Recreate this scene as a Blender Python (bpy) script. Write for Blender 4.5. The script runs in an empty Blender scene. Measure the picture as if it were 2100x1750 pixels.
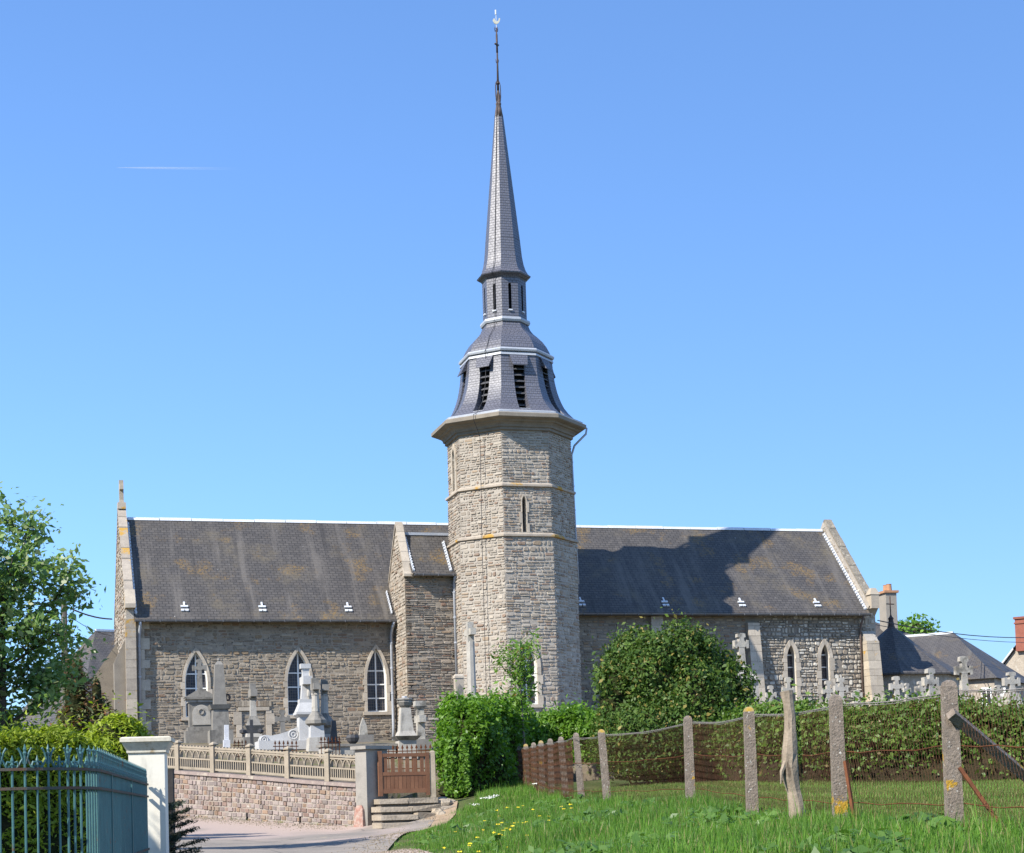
import bpy, math, random
import numpy as np
from mathutils import Vector, Matrix

random.seed(7); RNG = np.random.default_rng(11)
SC = bpy.context.scene
COL = SC.collection
PI = math.pi

# ------------------------------------------------------------------ camera
F = 3500.0; PPX, PPY = 1050.0, 1467.0          # focal length and principal point in 2100 x 1750 photo pixels
PITCH, ROLL = math.radians(3.0), -0.03
CAM = Vector((0, 0, 1.6))
RM = Matrix.Rotation(PI / 2 + PITCH, 3, 'X') @ Matrix.Rotation(ROLL, 3, 'Z')
cd = bpy.data.cameras.new('camera'); cam = bpy.data.objects.new('camera', cd); COL.objects.link(cam)
cam.location = CAM; cam.rotation_euler = RM.to_euler()
cd.sensor_width = 36.0; cd.lens = F / 2100 * 36.0; cd.shift_y = (PPY - 875) / 2100
cd.clip_start = 0.1; cd.clip_end = 30000
SC.camera = cam

def ray(x, y): return RM @ Vector(((x - PPX) / F, -(y - PPY) / F, -1.0))
def at(x, y, Y):
    d = ray(x, y); return CAM + d * (Y / d.y)
def px_m(n, Y): return n * Y / F                # photo pixels to metres at depth Y

# ------------------------------------------------------------------ sky and sun
SUN_EL = math.radians(40); SUN_H = Vector((-0.766, -0.643, 0)).normalized()
w = bpy.data.worlds.new('World'); SC.world = w; w.use_nodes = True
nt = w.node_tree; bg = nt.nodes['Background']
sky = nt.nodes.new('ShaderNodeTexSky'); sky.sky_type = 'NISHITA'; sky.sun_disc = False
sky.sun_elevation = SUN_EL; sky.sun_rotation = -math.atan2(SUN_H.x, SUN_H.y)
sky.altitude = 0; sky.air_density = 1.0; sky.dust_density = 0.6; sky.ozone_density = 3.5
tint = nt.nodes.new('ShaderNodeMix'); tint.data_type = 'RGBA'; tint.blend_type = 'MULTIPLY'; tint.inputs[0].default_value = 1.0; tint.inputs[7].default_value = (0.97, 1.39, 2.0, 1)
gm = nt.nodes.new('ShaderNodeGamma'); gm.inputs[1].default_value = 0.75
nt.links.new(sky.outputs[0], gm.inputs[0]); nt.links.new(gm.outputs[0], tint.inputs[6]); nt.links.new(tint.outputs[2], bg.inputs[0]); bg.inputs[1].default_value = 0.097
sl = bpy.data.lights.new('sun', 'SUN'); sl.energy = 5.0; sl.angle = math.radians(0.53); sl.color = (1.0, 0.955, 0.88)
sun = bpy.data.objects.new('sun', sl); COL.objects.link(sun)
sdir = SUN_H * math.cos(SUN_EL) + Vector((0, 0, math.sin(SUN_EL)))
sun.rotation_euler = sdir.to_track_quat('Z', 'Y').to_euler(); sun.location = (-30, -20, 60)
vs = SC.view_settings; vs.view_transform = 'Standard'; vs.look = 'None'; vs.gamma = 1.0; vs.use_curve_mapping = False
vs.exposure = 0.86

# ------------------------------------------------------------------ mesh builder
class MB:
    def __init__(s): s.v = []; s.f = []; s.m = []
    def add(s, vs_, fs, mi=0):
        o = len(s.v); s.v.extend([tuple(p) for p in vs_])
        for f in fs: s.f.append(tuple(i + o for i in f)); s.m.append(mi)
        return s
    def box(s, a, b, mi=0):
        (x0, y0, z0), (x1, y1, z1) = a, b
        return s.add([(x0,y0,z0),(x1,y0,z0),(x1,y1,z0),(x0,y1,z0),(x0,y0,z1),(x1,y0,z1),(x1,y1,z1),(x0,y1,z1)],
                     [(0,3,2,1),(4,5,6,7),(0,1,5,4),(1,2,6,5),(2,3,7,6),(3,0,4,7)], mi)
    def fru(s, cx, cy, z0, z1, a0, b0, a1, b1, mi=0, dx=0, dy=0):     # frustum with rectangular ends (half sizes)
        return s.add([(cx-a0,cy-b0,z0),(cx+a0,cy-b0,z0),(cx+a0,cy+b0,z0),(cx-a0,cy+b0,z0),
                      (cx-a1+dx,cy-b1+dy,z1),(cx+a1+dx,cy-b1+dy,z1),(cx+a1+dx,cy+b1+dy,z1),(cx-a1+dx,cy+b1+dy,z1)],
                     [(0,3,2,1),(4,5,6,7),(0,1,5,4),(1,2,6,5),(2,3,7,6),(3,0,4,7)], mi)
    def prism(s, poly, ext, mi=0):
        n = len(poly); e = Vector(ext); p = [Vector(q) for q in poly]
        return s.add(p + [q + e for q in p], [tuple(range(n))[::-1], tuple(range(n, 2*n))] + [(i, (i+1) % n, (i+1) % n + n, i+n) for i in range(n)], mi)
    def tube(s, pts, rad, n=6, mi=0, cap=True):
        pts = [Vector(p) for p in pts]
        if not hasattr(rad, '__len__'): rad = [rad] * len(pts)
        vs_ = []; fs = []; up = Vector((0, 0, 1)); prev = None
        for i, p in enumerate(pts):
            d = (pts[min(i+1, len(pts)-1)] - pts[max(i-1, 0)])
            d = d.normalized() if d.length > 1e-9 else up
            ref = prev if prev is not None else (up if abs(d.z) < .9 else Vector((1, 0, 0)))
            a = (ref - d * ref.dot(d))
            if a.length < 1e-6: a = d.orthogonal()
            a.normalize(); b = d.cross(a); prev = a
            for k in range(n):
                t = 2*PI*k/n; vs_.append(p + (a*math.cos(t) + b*math.sin(t)) * rad[i])
        for i in range(len(pts)-1):
            for k in range(n):
                fs.append((i*n+k, i*n+(k+1) % n, (i+1)*n+(k+1) % n, (i+1)*n+k))
        if cap: fs.append(tuple(range(n))[::-1]); fs.append(tuple(range((len(pts)-1)*n, len(pts)*n)))
        return s.add(vs_, fs, mi)
    def lathe(s, prof, n=12, c=(0, 0), ph=0.0, mi=0):                 # prof: (radius, z) from bottom to top
        vs_ = []; fs = []
        for r, z in prof:
            for k in range(n):
                t = ph + 2*PI*k/n; vs_.append((c[0]+r*math.cos(t), c[1]+r*math.sin(t), z))
        for i in range(len(prof)-1):
            for k in range(n):
                fs.append((i*n+k, i*n+(k+1) % n, (i+1)*n+(k+1) % n, (i+1)*n+k))
        fs.append(tuple(range(n))[::-1]); fs.append(tuple(range((len(prof)-1)*n, len(prof)*n)))
        return s.add(vs_, fs, mi)
    def mesh(s, name, mats, smooth=False, uv=True):
        me = bpy.data.meshes.new(name); me.from_pydata(s.v, [], s.f)
        if not isinstance(mats, (list, tuple)): mats = [mats]
        for m in mats: me.materials.append(m)
        if len(mats) > 1: me.polygons.foreach_set('material_index', s.m)
        if smooth: me.polygons.foreach_set('use_smooth', [True]*len(me.polygons))
        me.update()
        if uv: auto_uv(me)
        return me
    def build(s, name, mats, parent=None, smooth=False, uv=True, loc=None, rotz=0):
        return link(name, s.mesh(name, mats, smooth, uv), parent, loc, rotz)

def auto_uv(me):                                                     # metres along and up each face
    nl = len(me.loops); npol = len(me.polygons)
    if not nl: return
    co = np.empty(len(me.vertices)*3); me.vertices.foreach_get('co', co); co = co.reshape(-1, 3)
    li = np.empty(nl, int); me.loops.foreach_get('vertex_index', li)
    nr = np.empty(npol*3); me.polygons.foreach_get('normal', nr); nr = nr.reshape(-1, 3)
    lt = np.empty(npol, int); me.polygons.foreach_get('loop_total', lt)
    h = np.stack([-nr[:, 1], nr[:, 0], np.zeros(npol)], 1); l = np.linalg.norm(h, axis=1)
    h[l < 1e-3] = (1, 0, 0); h /= np.maximum(np.linalg.norm(h, axis=1), 1e-9)[:, None]
    u = np.cross(nr, h); pi = np.repeat(np.arange(npol), lt)
    c = co[li]; uvs = np.stack([(c*h[pi]).sum(1), (c*u[pi]).sum(1)], 1)
    lay = me.uv_layers.new(name='UVMap'); lay.data.foreach_set('uv', uvs.ravel())

def link(name, me, parent=None, loc=None, rotz=0):
    o = bpy.data.objects.new(name, me); COL.objects.link(o)
    if loc is not None: o.location = loc
    if rotz: o.rotation_euler = (0, 0, rotz)
    if parent is not None: o.parent = parent
    return o
def tag(o, label=None, cat=None, group=None, kind=None):
    if label: o['label'] = label
    if cat: o['category'] = cat
    if group: o['group'] = group
    if kind: o['kind'] = kind
    return o
def thing(name, loc, label, cat, rotz=0, group=None):
    return tag(link(name, None, None, loc, rotz), label, cat, group)

def quads_mesh(name, P, mat, parent=None, loc=None, kind=None):      # P: (n, k, 3) array of k-gons
    n, k, _ = P.shape; me = bpy.data.meshes.new(name)
    me.vertices.add(n*k); me.vertices.foreach_set('co', P.astype(np.float32).ravel())
    me.loops.add(n*k); me.loops.foreach_set('vertex_index', np.arange(n*k, dtype=np.int32))
    me.polygons.add(n); me.polygons.foreach_set('loop_start', np.arange(0, n*k, k, dtype=np.int32))
    me.polygons.foreach_set('loop_total', np.full(n, k, dtype=np.int32))
    me.materials.append(mat); me.update(calc_edges=True)
    o = link(name, me, parent, loc)
    if kind: o['kind'] = kind
    return o

# ------------------------------------------------------------------ materials
class NT:
    def __init__(s, name):
        s.m = bpy.data.materials.new(name); s.m.use_nodes = True; s.t = s.m.node_tree; s.n = s.t.nodes
        s.p = s.n['Principled BSDF']; s.out = s.n['Material Output']
    def N(s, t, **k):
        n = s.n.new(t)
        for a, b in k.items(): setattr(n, a, b)
        return n
    def L(s, a, b): s.t.links.new(a, b)
    def mix(s, fac, a, b, bt='MIX'):
        n = s.N('ShaderNodeMix', data_type='RGBA', blend_type=bt)
        for sk, v in ((n.inputs[0], fac), (n.inputs[6], a), (n.inputs[7], b)):
            if hasattr(v, 'node'): s.L(v, sk)
            elif isinstance(v, (int, float)): sk.default_value = v
            else: sk.default_value = tuple(v) + (1,) if len(v) == 3 else v
        return n.outputs[2]
    def math(s, op, a, b=0.0, c=None):
        n = s.N('ShaderNodeMath', operation=op)
        for i, v in enumerate((a, b) if c is None else (a, b, c)):
            if hasattr(v, 'node'): s.L(v, n.inputs[i])
            else: n.inputs[i].default_value = v
        return n.outputs[0]
    def ramp(s, f, a, b):                                            # smooth step of f between a and b
        n = s.N('ShaderNodeMapRange', interpolation_type='SMOOTHSTEP'); s.L(f, n.inputs[0])
        n.inputs[1].default_value = a; n.inputs[2].default_value = b; return n.outputs[0]
    def co(s, jit=True):
        tc = s.N('ShaderNodeTexCoord'); o = tc.outputs['Object']
        if jit:
            oi = s.N('ShaderNodeObjectInfo'); v = s.N('ShaderNodeVectorMath', operation='ADD'); s.L(o, v.inputs[0])
            s.L(s.math('MULTIPLY', oi.outputs['Random'], 37.0), v.inputs[1]); o = v.outputs[0]
        return o
    def noise(s, vec, scale, detail=4, rough=.55, sx=None):
        n = s.N('ShaderNodeTexNoise'); n.inputs['Scale'].default_value = scale; n.inputs['Detail'].default_value = detail; n.inputs['Roughness'].default_value = rough
        if sx is not None:
            mp = s.N('ShaderNodeMapping'); mp.inputs['Scale'].default_value = sx; s.L(vec, mp.inputs[0]); vec = mp.outputs[0]
        s.L(vec, n.inputs['Vector']); return n.outputs[0]
    def island(s):
        g = s.N('ShaderNodeNewGeometry'); oi = s.N('ShaderNodeObjectInfo')
        return s.math('FRACT', s.math('ADD', g.outputs['Random Per Island'], oi.outputs['Random']))
    def bump(s, h, st=.5, dist=.02):
        b = s.N('ShaderNodeBump'); b.inputs['Strength'].default_value = st; b.inputs['Distance'].default_value = dist
        s.L(h, b.inputs['Height']); s.L(b.outputs[0], s.p.inputs['Normal'])
    def col(s, c):
        if hasattr(c, 'node'): s.L(c, s.p.inputs['Base Color'])
        else: s.p.inputs['Base Color'].default_value = tuple(c) + (1,)
    def fin(s, rough=.8, spec=.3, metal=0.0):
        if hasattr(rough, 'node'): s.L(rough, s.p.inputs['Roughness'])
        else: s.p.inputs['Roughness'].default_value = rough
        s.p.inputs['Specular IOR Level'].default_value = spec; s.p.inputs['Metallic'].default_value = metal
        return s.m

def mk(name, c1, c2, scale=3, rough=.85, spec=.25, c3=None, s3=2.0, t3=(.58, .68), pal=None, val=0.0, bump=.4, bs=30, bd=.01, metal=0.0, grime=None, fs=.35):
    """two-colour noise, optional patches of a third colour, optional palette / value change for each stone"""
    t = NT(name); v = t.co(); c = t.mix(t.ramp(t.noise(v, scale), .3, .7), c1, c2)
    if pal:
        r = t.N('ShaderNodeValToRGB'); r.color_ramp.interpolation = 'CONSTANT'; e = r.color_ramp.elements
        for i, q in enumerate(pal):
            k = e[i] if i < 2 else e.new(i/len(pal)); k.position = i/len(pal); k.color = tuple(q) + (1,)
        i = t.island(); t.L(i, r.inputs[0]); c = t.mix(.72, c, r.outputs[0])
    if val:
        i = t.math('FRACT', t.math('MULTIPLY', t.island(), 7.31)); hv = t.N('ShaderNodeHueSaturation'); t.L(c, hv.inputs['Color'])
        t.L(t.math('MULTIPLY_ADD', i, 2*val, 1-val), hv.inputs['Value']); c = hv.outputs[0]
    if c3: c = t.mix(t.ramp(t.noise(v, s3, 6, .65), *t3), c, c3)
    fine = t.noise(v, bs, 5, .6); c = t.mix(fs, c, t.mix(t.ramp(fine, .25, .75), (.55,)*3, (1.25,)*3), 'MULTIPLY')
    if grime: c = t.mix(t.ramp(t.noise(v, grime[1], 5, .6, grime[3] if len(grime) > 3 else None), *grime[2]), c, grime[0])
    t.col(t.mix(1.0, c, (.87, .87, .86), 'MULTIPLY'))
    if bump: t.bump(fine, bump, bd)
    return t.fin(rough, spec, metal)

def slate(name, c1, c2, lich=None, lf=(.5, .75), roww=.14, brw=.22, rough=.55, spec=.5, streak=None):
    t = NT(name); tc = t.N('ShaderNodeTexCoord'); uv = tc.outputs['UV']; v = tc.outputs['Object']
    b = t.N('ShaderNodeTexBrick'); t.L(uv, b.inputs[0]); b.offset = .5
    for k, q in (('Scale', 1.0), ('Mortar Size', .012), ('Mortar Smooth', .2), ('Bias', 0.0), ('Brick Width', brw), ('Row Height', roww)): b.inputs[k].default_value = q
    b.inputs['Color1'].default_value = tuple(c1)+(1,); b.inputs['Color2'].default_value = tuple(c2)+(1,); b.inputs['Mortar'].default_value = tuple(x*.45 for x in c1)+(1,)
    c = b.outputs[0]
    c = t.mix(.5, c, t.mix(t.noise(v, 6, 5, .7), (.6,)*3, (1.4,)*3), 'MULTIPLY')
    if lich:
        f = t.math('MULTIPLY', t.ramp(t.noise(v, .55, 5, .6), *lf), t.ramp(t.noise(v, 5, 5, .7), .3, .6)); c = t.mix(t.math('MULTIPLY', f, .8), c, lich)
        f = t.math('MULTIPLY', t.ramp(t.noise(v, .9, 4, .6), .54, .66), t.ramp(t.noise(v, 14, 4, .7), .42, .6)); c = t.mix(t.math('MULTIPLY', f, .7), c, (.23, .145, .045))
    if streak:
        f = t.ramp(t.noise(uv, 1.0, 5, .65, (1.6, .16, 1)), .50, .72); c = t.mix(t.math('MULTIPLY', f, .75), c, streak)
        f = t.ramp(t.noise(uv, 1.0, 4, .65, (2.3, .2, 1)), .56, .7); c = t.mix(t.math('MULTIPLY', f, .5), c, tuple(x*.5 for x in c1))
        f = t.ramp(t.noise(v, 9, 3, .6), .72, .76); c = t.mix(f, c, (.36, .35, .33))
    t.col(t.mix(1.0, c, (.87, .86, .84), 'MULTIPLY'))
    n = t.N('ShaderNodeSeparateXYZ'); t.L(uv, n.inputs[0])
    saw = t.math('FRACT', t.math('DIVIDE', n.outputs[1], roww)); h = t.math('ADD', t.math('MULTIPLY', saw, -1.0), t.math('MULTIPLY', b.outputs[1], -.8))
    h = t.math('ADD', h, t.math('MULTIPLY', t.noise(v, 8, 3), .8)); t.bump(h, .55, .012)
    return t.fin(t.math('MULTIPLY_ADD', t.noise(v, 4, 3), .25, rough-.12), spec)

def leaf(name, c1, c2, c3=None, trans=.35, rough=.45, t3=.85, spec=.35, clump=.9):
    t = NT(name); i = t.island(); c = t.mix(i, c1, c2)
    tc = t.N('ShaderNodeTexCoord'); nz = t.noise(tc.outputs['Object'], clump, 3); c = t.mix(.6, c, t.mix(t.ramp(nz, .3, .7), (.62, .66, .6), (1.35, 1.3, 1.2)), 'MULTIPLY')
    if c3: c = t.mix(t.ramp(t.math('FRACT', t.math('MULTIPLY', i, 13.7)), t3, t3+.02), c, c3)
    t.col(c); t.fin(rough, spec)
    tr = t.N('ShaderNodeBsdfTranslucent'); t.L(t.mix(1.0, c, (1.5, 1.7, .7), 'MULTIPLY'), tr.inputs[0])
    ms = t.N('ShaderNodeMixShader'); ms.inputs[0].default_value = trans; t.L(t.p.outputs[0], ms.inputs[1]); t.L(tr.outputs[0], ms.inputs[2]); t.L(ms.outputs[0], t.out.inputs[0])
    return t.m

NAVEPAL = [(.26,.20,.14),(.31,.25,.18),(.22,.175,.13),(.34,.28,.21),(.29,.195,.11),(.25,.21,.165),(.38,.32,.245),(.24,.14,.085),(.32,.265,.205),(.18,.145,.11)]
BLKPAL = [(.24,.20,.165),(.29,.245,.20),(.31,.215,.14),(.27,.24,.20),(.21,.18,.15),(.31,.25,.195),(.25,.14,.095),(.36,.31,.26),(.28,.23,.18)]
TOWPAL = [(.36,.30,.235),(.43,.375,.305),(.31,.265,.215),(.47,.42,.35),(.34,.25,.165),(.40,.355,.30),(.25,.16,.11),(.44,.39,.32),(.33,.295,.245)]
CHAPAL = [(.45,.41,.35),(.54,.50,.43),(.26,.22,.175),(.37,.32,.255),(.58,.54,.47),(.28,.225,.17),(.48,.43,.36),(.20,.175,.145)]
Mt = {}
Mt['rub_nave'] = mk('rubble nave', (.35,.30,.24), (.30,.26,.21), 6, pal=NAVEPAL, val=.15, bump=.6, bs=22, bd=.02, grime=((.19,.165,.14), .55, (.54,.74), (1,1,.45)), c3=(.42,.25,.06), s3=1.1, t3=(.73,.77))
Mt['rub_block'] = mk('rubble block', (.28,.25,.21), (.23,.205,.175), 6, pal=BLKPAL, val=.16, grime=((.36,.33,.29), .6, (.58,.74), (1,1,.5)), bump=.6, bs=22, bd=.02)
Mt['rub_tower'] = mk('rubble tower', (.39,.325,.27), (.34,.29,.24), 6, pal=TOWPAL, val=.14, bump=.6, bs=22, bd=.02, grime=((.25,.22,.185), .5, (.56,.76), (1,1,.4)), c3=(.45,.28,.09), s3=.8, t3=(.71,.76))
Mt['rub_chan'] = mk('rubble chancel', (.40,.36,.30), (.33,.29,.24), 6, pal=CHAPAL, val=.2, bump=.6, bs=22, bd=.02)
Mt['mortar'] = mk('mortar', (.43,.385,.33), (.36,.32,.275), 2.5, bump=.5, bs=40, bd=.02, c3=(.14,.115,.095), s3=11, t3=(.60,.66))  # third colour paints the shadowed pits between the stones
Mt['mortar_nave'] = mk('nave mortar', (.36,.305,.24), (.29,.245,.195), 2.5, bump=.5, bs=40, bd=.02, c3=(.11,.09,.07), s3=11, t3=(.57,.64))  # dark patches stand for shadow in the joint pits
Mt['mortar_dark'] = mk('dark mortar', (.27,.235,.19), (.22,.19,.16), 2.5, bump=.5, bs=40, bd=.02)
Mt['coping_rough'] = mk('rough coping', (.27,.235,.185), (.20,.175,.14), 7, val=.15, bump=.8, bs=16, bd=.05, c3=(.40,.36,.29), s3=6, t3=(.55,.65))
Mt['reveal'] = mk('limewashed reveal', (.66,.61,.53), (.58,.53,.46), 3, bump=.2)
Mt['ashlar'] = mk('dressed stone', (.50,.43,.345), (.42,.36,.29), 3, val=.13, bump=.3, bs=26, c3=(.30,.26,.21), s3=1.6, t3=(.58,.72))
Mt['ashlar_lich'] = mk('dressed stone with lichen', (.48,.41,.32), (.41,.35,.28), 3, val=.13, bump=.3, bs=26, c3=(.50,.29,.06), s3=1.3, t3=(.60,.66))
Mt['stringc'] = mk('string course stone', (.42,.36,.29), (.34,.29,.24), 4, val=.1, bump=.4, bs=26, c3=(.48,.28,.06), s3=.9, t3=(.55,.62))
Mt['cornice'] = mk('cornice stone', (.27,.235,.19), (.22,.19,.155), 3, bump=.35, bs=30, c3=(.20,.175,.15), s3=1.5, t3=(.55,.7))
Mt['slate_nave'] = slate('slate nave', (.072,.066,.062), (.098,.089,.082), lich=(.15,.125,.085), lf=(.48,.72), streak=(.15,.135,.12), rough=.6, spec=.35)
Mt['slate_spire'] = slate('slate spire', (.105,.107,.135), (.122,.124,.154), roww=.10, brw=.15, rough=.46, spec=.6)
Mt['slate_house'] = slate('slate house', (.078,.072,.07), (.10,.092,.088), lich=(.14,.115,.075), lf=(.5,.75), streak=(.14,.13,.115), rough=.6, spec=.35)
Mt['zinc'] = mk('zinc', (.66,.68,.71), (.58,.60,.64), 2, rough=.45, spec=.5, bump=.1, bs=20)
Mt['zinc_pipe'] = mk('zinc pipe', (.42,.44,.48), (.36,.38,.42), 2, rough=.4, spec=.5, bump=.1, bs=20)
Mt['gutter'] = mk('dark zinc gutter', (.17,.17,.18), (.13,.13,.14), 3, rough=.5, spec=.5, bump=.1)
Mt['rustpipe'] = mk('cast iron pipe', (.16,.115,.10), (.12,.09,.08), 3, rough=.6, bump=.2)
Mt['white'] = mk('white paint', (.86,.86,.84), (.80,.80,.78), 5, fs=.08, rough=.5, bump=.1)
Mt['iron'] = mk('wrought iron', (.055,.045,.045), (.10,.06,.045), 8, rough=.6, bump=.3, bs=60)
Mt['gilt'] = mk('pale gilt metal', (.75,.70,.55), (.66,.62,.5), 8, rough=.35, bump=.1)
Mt['dark'] = mk('interior shade black', (.012,.012,.014), (.018,.018,.02), 2, rough=.9, bump=0)  # near-black stands in for the lack of light inside openings
Mt['louvre'] = mk('louvre slate', (.085,.085,.095), (.11,.11,.12), 3, rough=.6, bump=.2)
t = NT('leaded glass'); tc = t.N('ShaderNodeTexCoord'); b = t.N('ShaderNodeTexBrick'); t.L(tc.outputs['UV'], b.inputs[0]); b.offset = 0
for k, q in (('Scale', 1.0), ('Mortar Size', .009), ('Mortar Smooth', .1), ('Brick Width', .085), ('Row Height', .105)): b.inputs[k].default_value = q
b.inputs['Color1'].default_value = (.018,.019,.026,1); b.inputs['Color2'].default_value = (.045,.046,.06,1); b.inputs['Mortar'].default_value = (.10,.085,.075,1)
t.col(b.outputs[0]); t.bump(t.noise(tc.outputs['Object'], 9, 2), .2, .03); Mt['glass'] = t.fin(.3, .25)
Mt['plainglass'] = mk('window glass', (.03,.035,.045), (.05,.055,.07), 2, rough=.12, spec=.6, bump=0)

# ground materials
t = NT('soil under grass'); v = t.co(False); c = t.mix(t.ramp(t.noise(v, 1.3, 5), .35, .65), (.045,.075,.018), (.085,.095,.035)); c = t.mix(t.ramp(t.noise(v, 12, 4), .5, .75), c, (.11,.105,.05)); t.col(c); t.bump(t.noise(v, 25, 4), .6, .04); Mt['ground'] = t.fin(.95, .1)
t = NT('churchyard soil'); v = t.co(False); c = t.mix(t.ramp(t.noise(v, .9, 5), .35, .65), (.13,.105,.075), (.19,.155,.11)); c = t.mix(t.ramp(t.noise(v, 3, 5), .52, .68), c, (.085,.10,.03)); t.col(c); t.bump(t.noise(v, 30, 4), .5, .03); Mt['yard'] = t.fin(.95, .1)
t = NT('asphalt road'); v = t.co(False); c = t.mix(t.ramp(t.noise(v, .8, 4), .35, .65), (.20,.175,.15), (.25,.215,.18))
vo = t.N('ShaderNodeTexVoronoi', feature='DISTANCE_TO_EDGE'); vo.inputs['Scale'].default_value = .7; t.L(v, vo.inputs[0]); c = t.mix(t.math('MULTIPLY', t.math('LESS_THAN', t.math('ADD', vo.outputs[0], t.math('MULTIPLY', t.noise(v, 6), .03)), .027), .6), c, (.07,.065,.06))
wv = t.noise(v, .22, 3, .5, (1, .7, 1)); c = t.mix(t.ramp(wv, .44, .56), c, (.35,.275,.235)); c = t.mix(t.ramp(t.noise(v, 2.2, 5, .65), .58, .72), c, (.32,.26,.19))
c = t.mix(.5, c, t.mix(t.noise(v, 60, 3), (.55,)*3, (1.4,)*3), 'MULTIPLY'); t.col(c); t.bump(t.noise(v, 70, 3), .4, .01); Mt['road'] = t.fin(.9, .25)
Mt['sand'] = mk('sandy soil', (.40,.29,.19), (.31,.225,.15), 3, bump=.6, bs=25, bd=.03, c3=(.20,.15,.10), s3=4, t3=(.55,.7))
Mt['grass_near'] = leaf('grass near', (.055,.14,.018), (.13,.245,.036), (.26,.22,.10), .3, .5, .90, .25, .9)
Mt['grass_field'] = leaf('grass field', (.08,.15,.028), (.15,.22,.05), (.27,.23,.10), .3, .55, .86, .2, .5)
Mt['weed'] = leaf('broad weed leaves', (.06,.13,.025), (.10,.18,.04), None, .3, .4)
Mt['buttercup'] = mk('buttercup petals', (.75,.55,.02), (.8,.62,.03), 5, rough=.4, bump=0)
Mt['umbel'] = mk('white umbels', (.7,.7,.64), (.6,.62,.54), 5, rough=.6, bump=0)
Mt['hedge_bright'] = leaf('bright hedge leaves', (.075,.165,.02), (.15,.27,.035), None, .38, .42)
Mt['hedge_right'] = leaf('clipped hedge leaves', (.06,.125,.02), (.13,.20,.034), (.17,.13,.045), .3, .5, .95)
Mt['shrub'] = leaf('holly shrub leaves', (.035,.075,.016), (.09,.145,.028), (.22,.18,.05), .22, .5, .93, .2)
Mt['thuja'] = leaf('yellow green cypress', (.16,.22,.015), (.30,.36,.03), None, .3, .6)
Mt['thuja_dark'] = leaf('dark cypress inside', (.02,.035,.01), (.035,.055,.015), None, .1, .6)
Mt['brownconifer'] = leaf('browning conifer', (.055,.08,.025), (.10,.105,.04), (.19,.095,.045), .15, .6, .6)
Mt['tree_leaf'] = leaf('tree leaves', (.10,.175,.06), (.20,.285,.12), (.24,.27,.14), .4, .42, .85, .35, 1.4)
Mt['sapling_leaf'] = leaf('sapling leaves', (.075,.165,.02), (.15,.25,.04), (.20,.12,.03), .35, .4, .94)
Mt['spruce'] = leaf('dark spruce needles', (.014,.026,.016), (.028,.045,.025), None, .05, .6)
Mt['core'] = mk('shade dark foliage core', (.02,.028,.010), (.045,.04,.018), 6, rough=.95, spec=.05, bump=.6, bs=14, bd=.1)  # solid core behind the leaves, inner shade put into its colour
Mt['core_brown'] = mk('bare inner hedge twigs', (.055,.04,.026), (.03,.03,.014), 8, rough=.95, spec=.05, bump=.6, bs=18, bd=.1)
Mt['bark'] = mk('bark', (.11,.085,.065), (.07,.055,.045), 8, rough=.9, bump=.7, bs=25, bd=.03)
Mt['bark_pale'] = mk('pale bark', (.22,.19,.15), (.16,.135,.11), 8, rough=.9, bump=.5, bs=30)
# walls, posts, graves
BRK = [(.26,.19,.16),(.31,.245,.215),(.22,.18,.17),(.36,.31,.28),(.27,.175,.11),(.23,.15,.12),(.33,.275,.255),(.21,.18,.175),(.30,.225,.165),(.29,.235,.22)]
Mt['brick'] = mk('pink stone block', (.29,.22,.185), (.25,.195,.17), 5, grime=((.20,.17,.15), 1.1, (.56,.74), (1,1,.35)), pal=BRK, val=.16, bump=.5, bs=35, bd=.012, c3=(.44,.40,.36), s3=3.2, t3=(.60,.70))
Mt['brickmortar'] = mk('pale mortar', (.38,.33,.28), (.31,.27,.23), 4, bump=.4, bs=40)
Mt['coping'] = mk('wall coping', (.30,.235,.21), (.24,.195,.175), 4, bump=.4, bs=30, c3=(.38,.33,.27), s3=2.4, t3=(.5,.65))
Mt['castfence'] = mk('cast concrete', (.36,.305,.235), (.30,.255,.195), 5, bump=.3, bs=45, c3=(.25,.215,.165), s3=3, t3=(.55,.7))
Mt['render'] = mk('grey render', (.33,.305,.27), (.28,.26,.23), 2.5, bump=.3, bs=40, c3=(.21,.195,.175), s3=1.6, t3=(.5,.7))
Mt['pinkstone'] = mk('pink painted stone', (.34,.17,.13), (.40,.31,.26), 9, bump=.5, bs=20, bd=.03)
Mt['gatewood'] = mk('varnished gate wood', (.25,.12,.065), (.20,.092,.05), 3, rough=.55, bump=.3, bs=40, val=.12)
Mt['step'] = mk('worn step stone', (.40,.335,.255), (.34,.28,.21), 3, bump=.6, bs=18, bd=.03, c3=(.24,.20,.15), s3=2.2, t3=(.55,.7), val=.1)
Mt['granite'] = mk('grey granite', (.27,.25,.22), (.21,.195,.175), 4, grime=((.10,.095,.085), 3, (.54,.7), (1,1,.25)), bump=.35, bs=40, c3=(.14,.13,.115), s3=2.2, t3=(.52,.7), val=.06)
Mt['palestone'] = mk('pale weathered stone', (.46,.43,.38), (.39,.36,.32), 4, grime=((.20,.185,.165), 3, (.55,.7), (1,1,.25)), bump=.35, bs=35, c3=(.24,.22,.19), s3=2.5, t3=(.55,.7))
Mt['crossstone'] = mk('weathered cross stone', (.44,.41,.36), (.36,.335,.295), 5, bump=.5, bs=30, bd=.015, c3=(.46,.42,.35), s3=4, t3=(.52,.62), grime=((.15,.14,.12), 2.2, (.55,.72)))
Mt['whitetomb'] = mk('white tomb stone', (.54,.53,.52), (.48,.47,.46), 3, grime=((.32,.31,.30), 3, (.58,.75), (1,1,.25)), rough=.7, bump=.15, bs=40)
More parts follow.
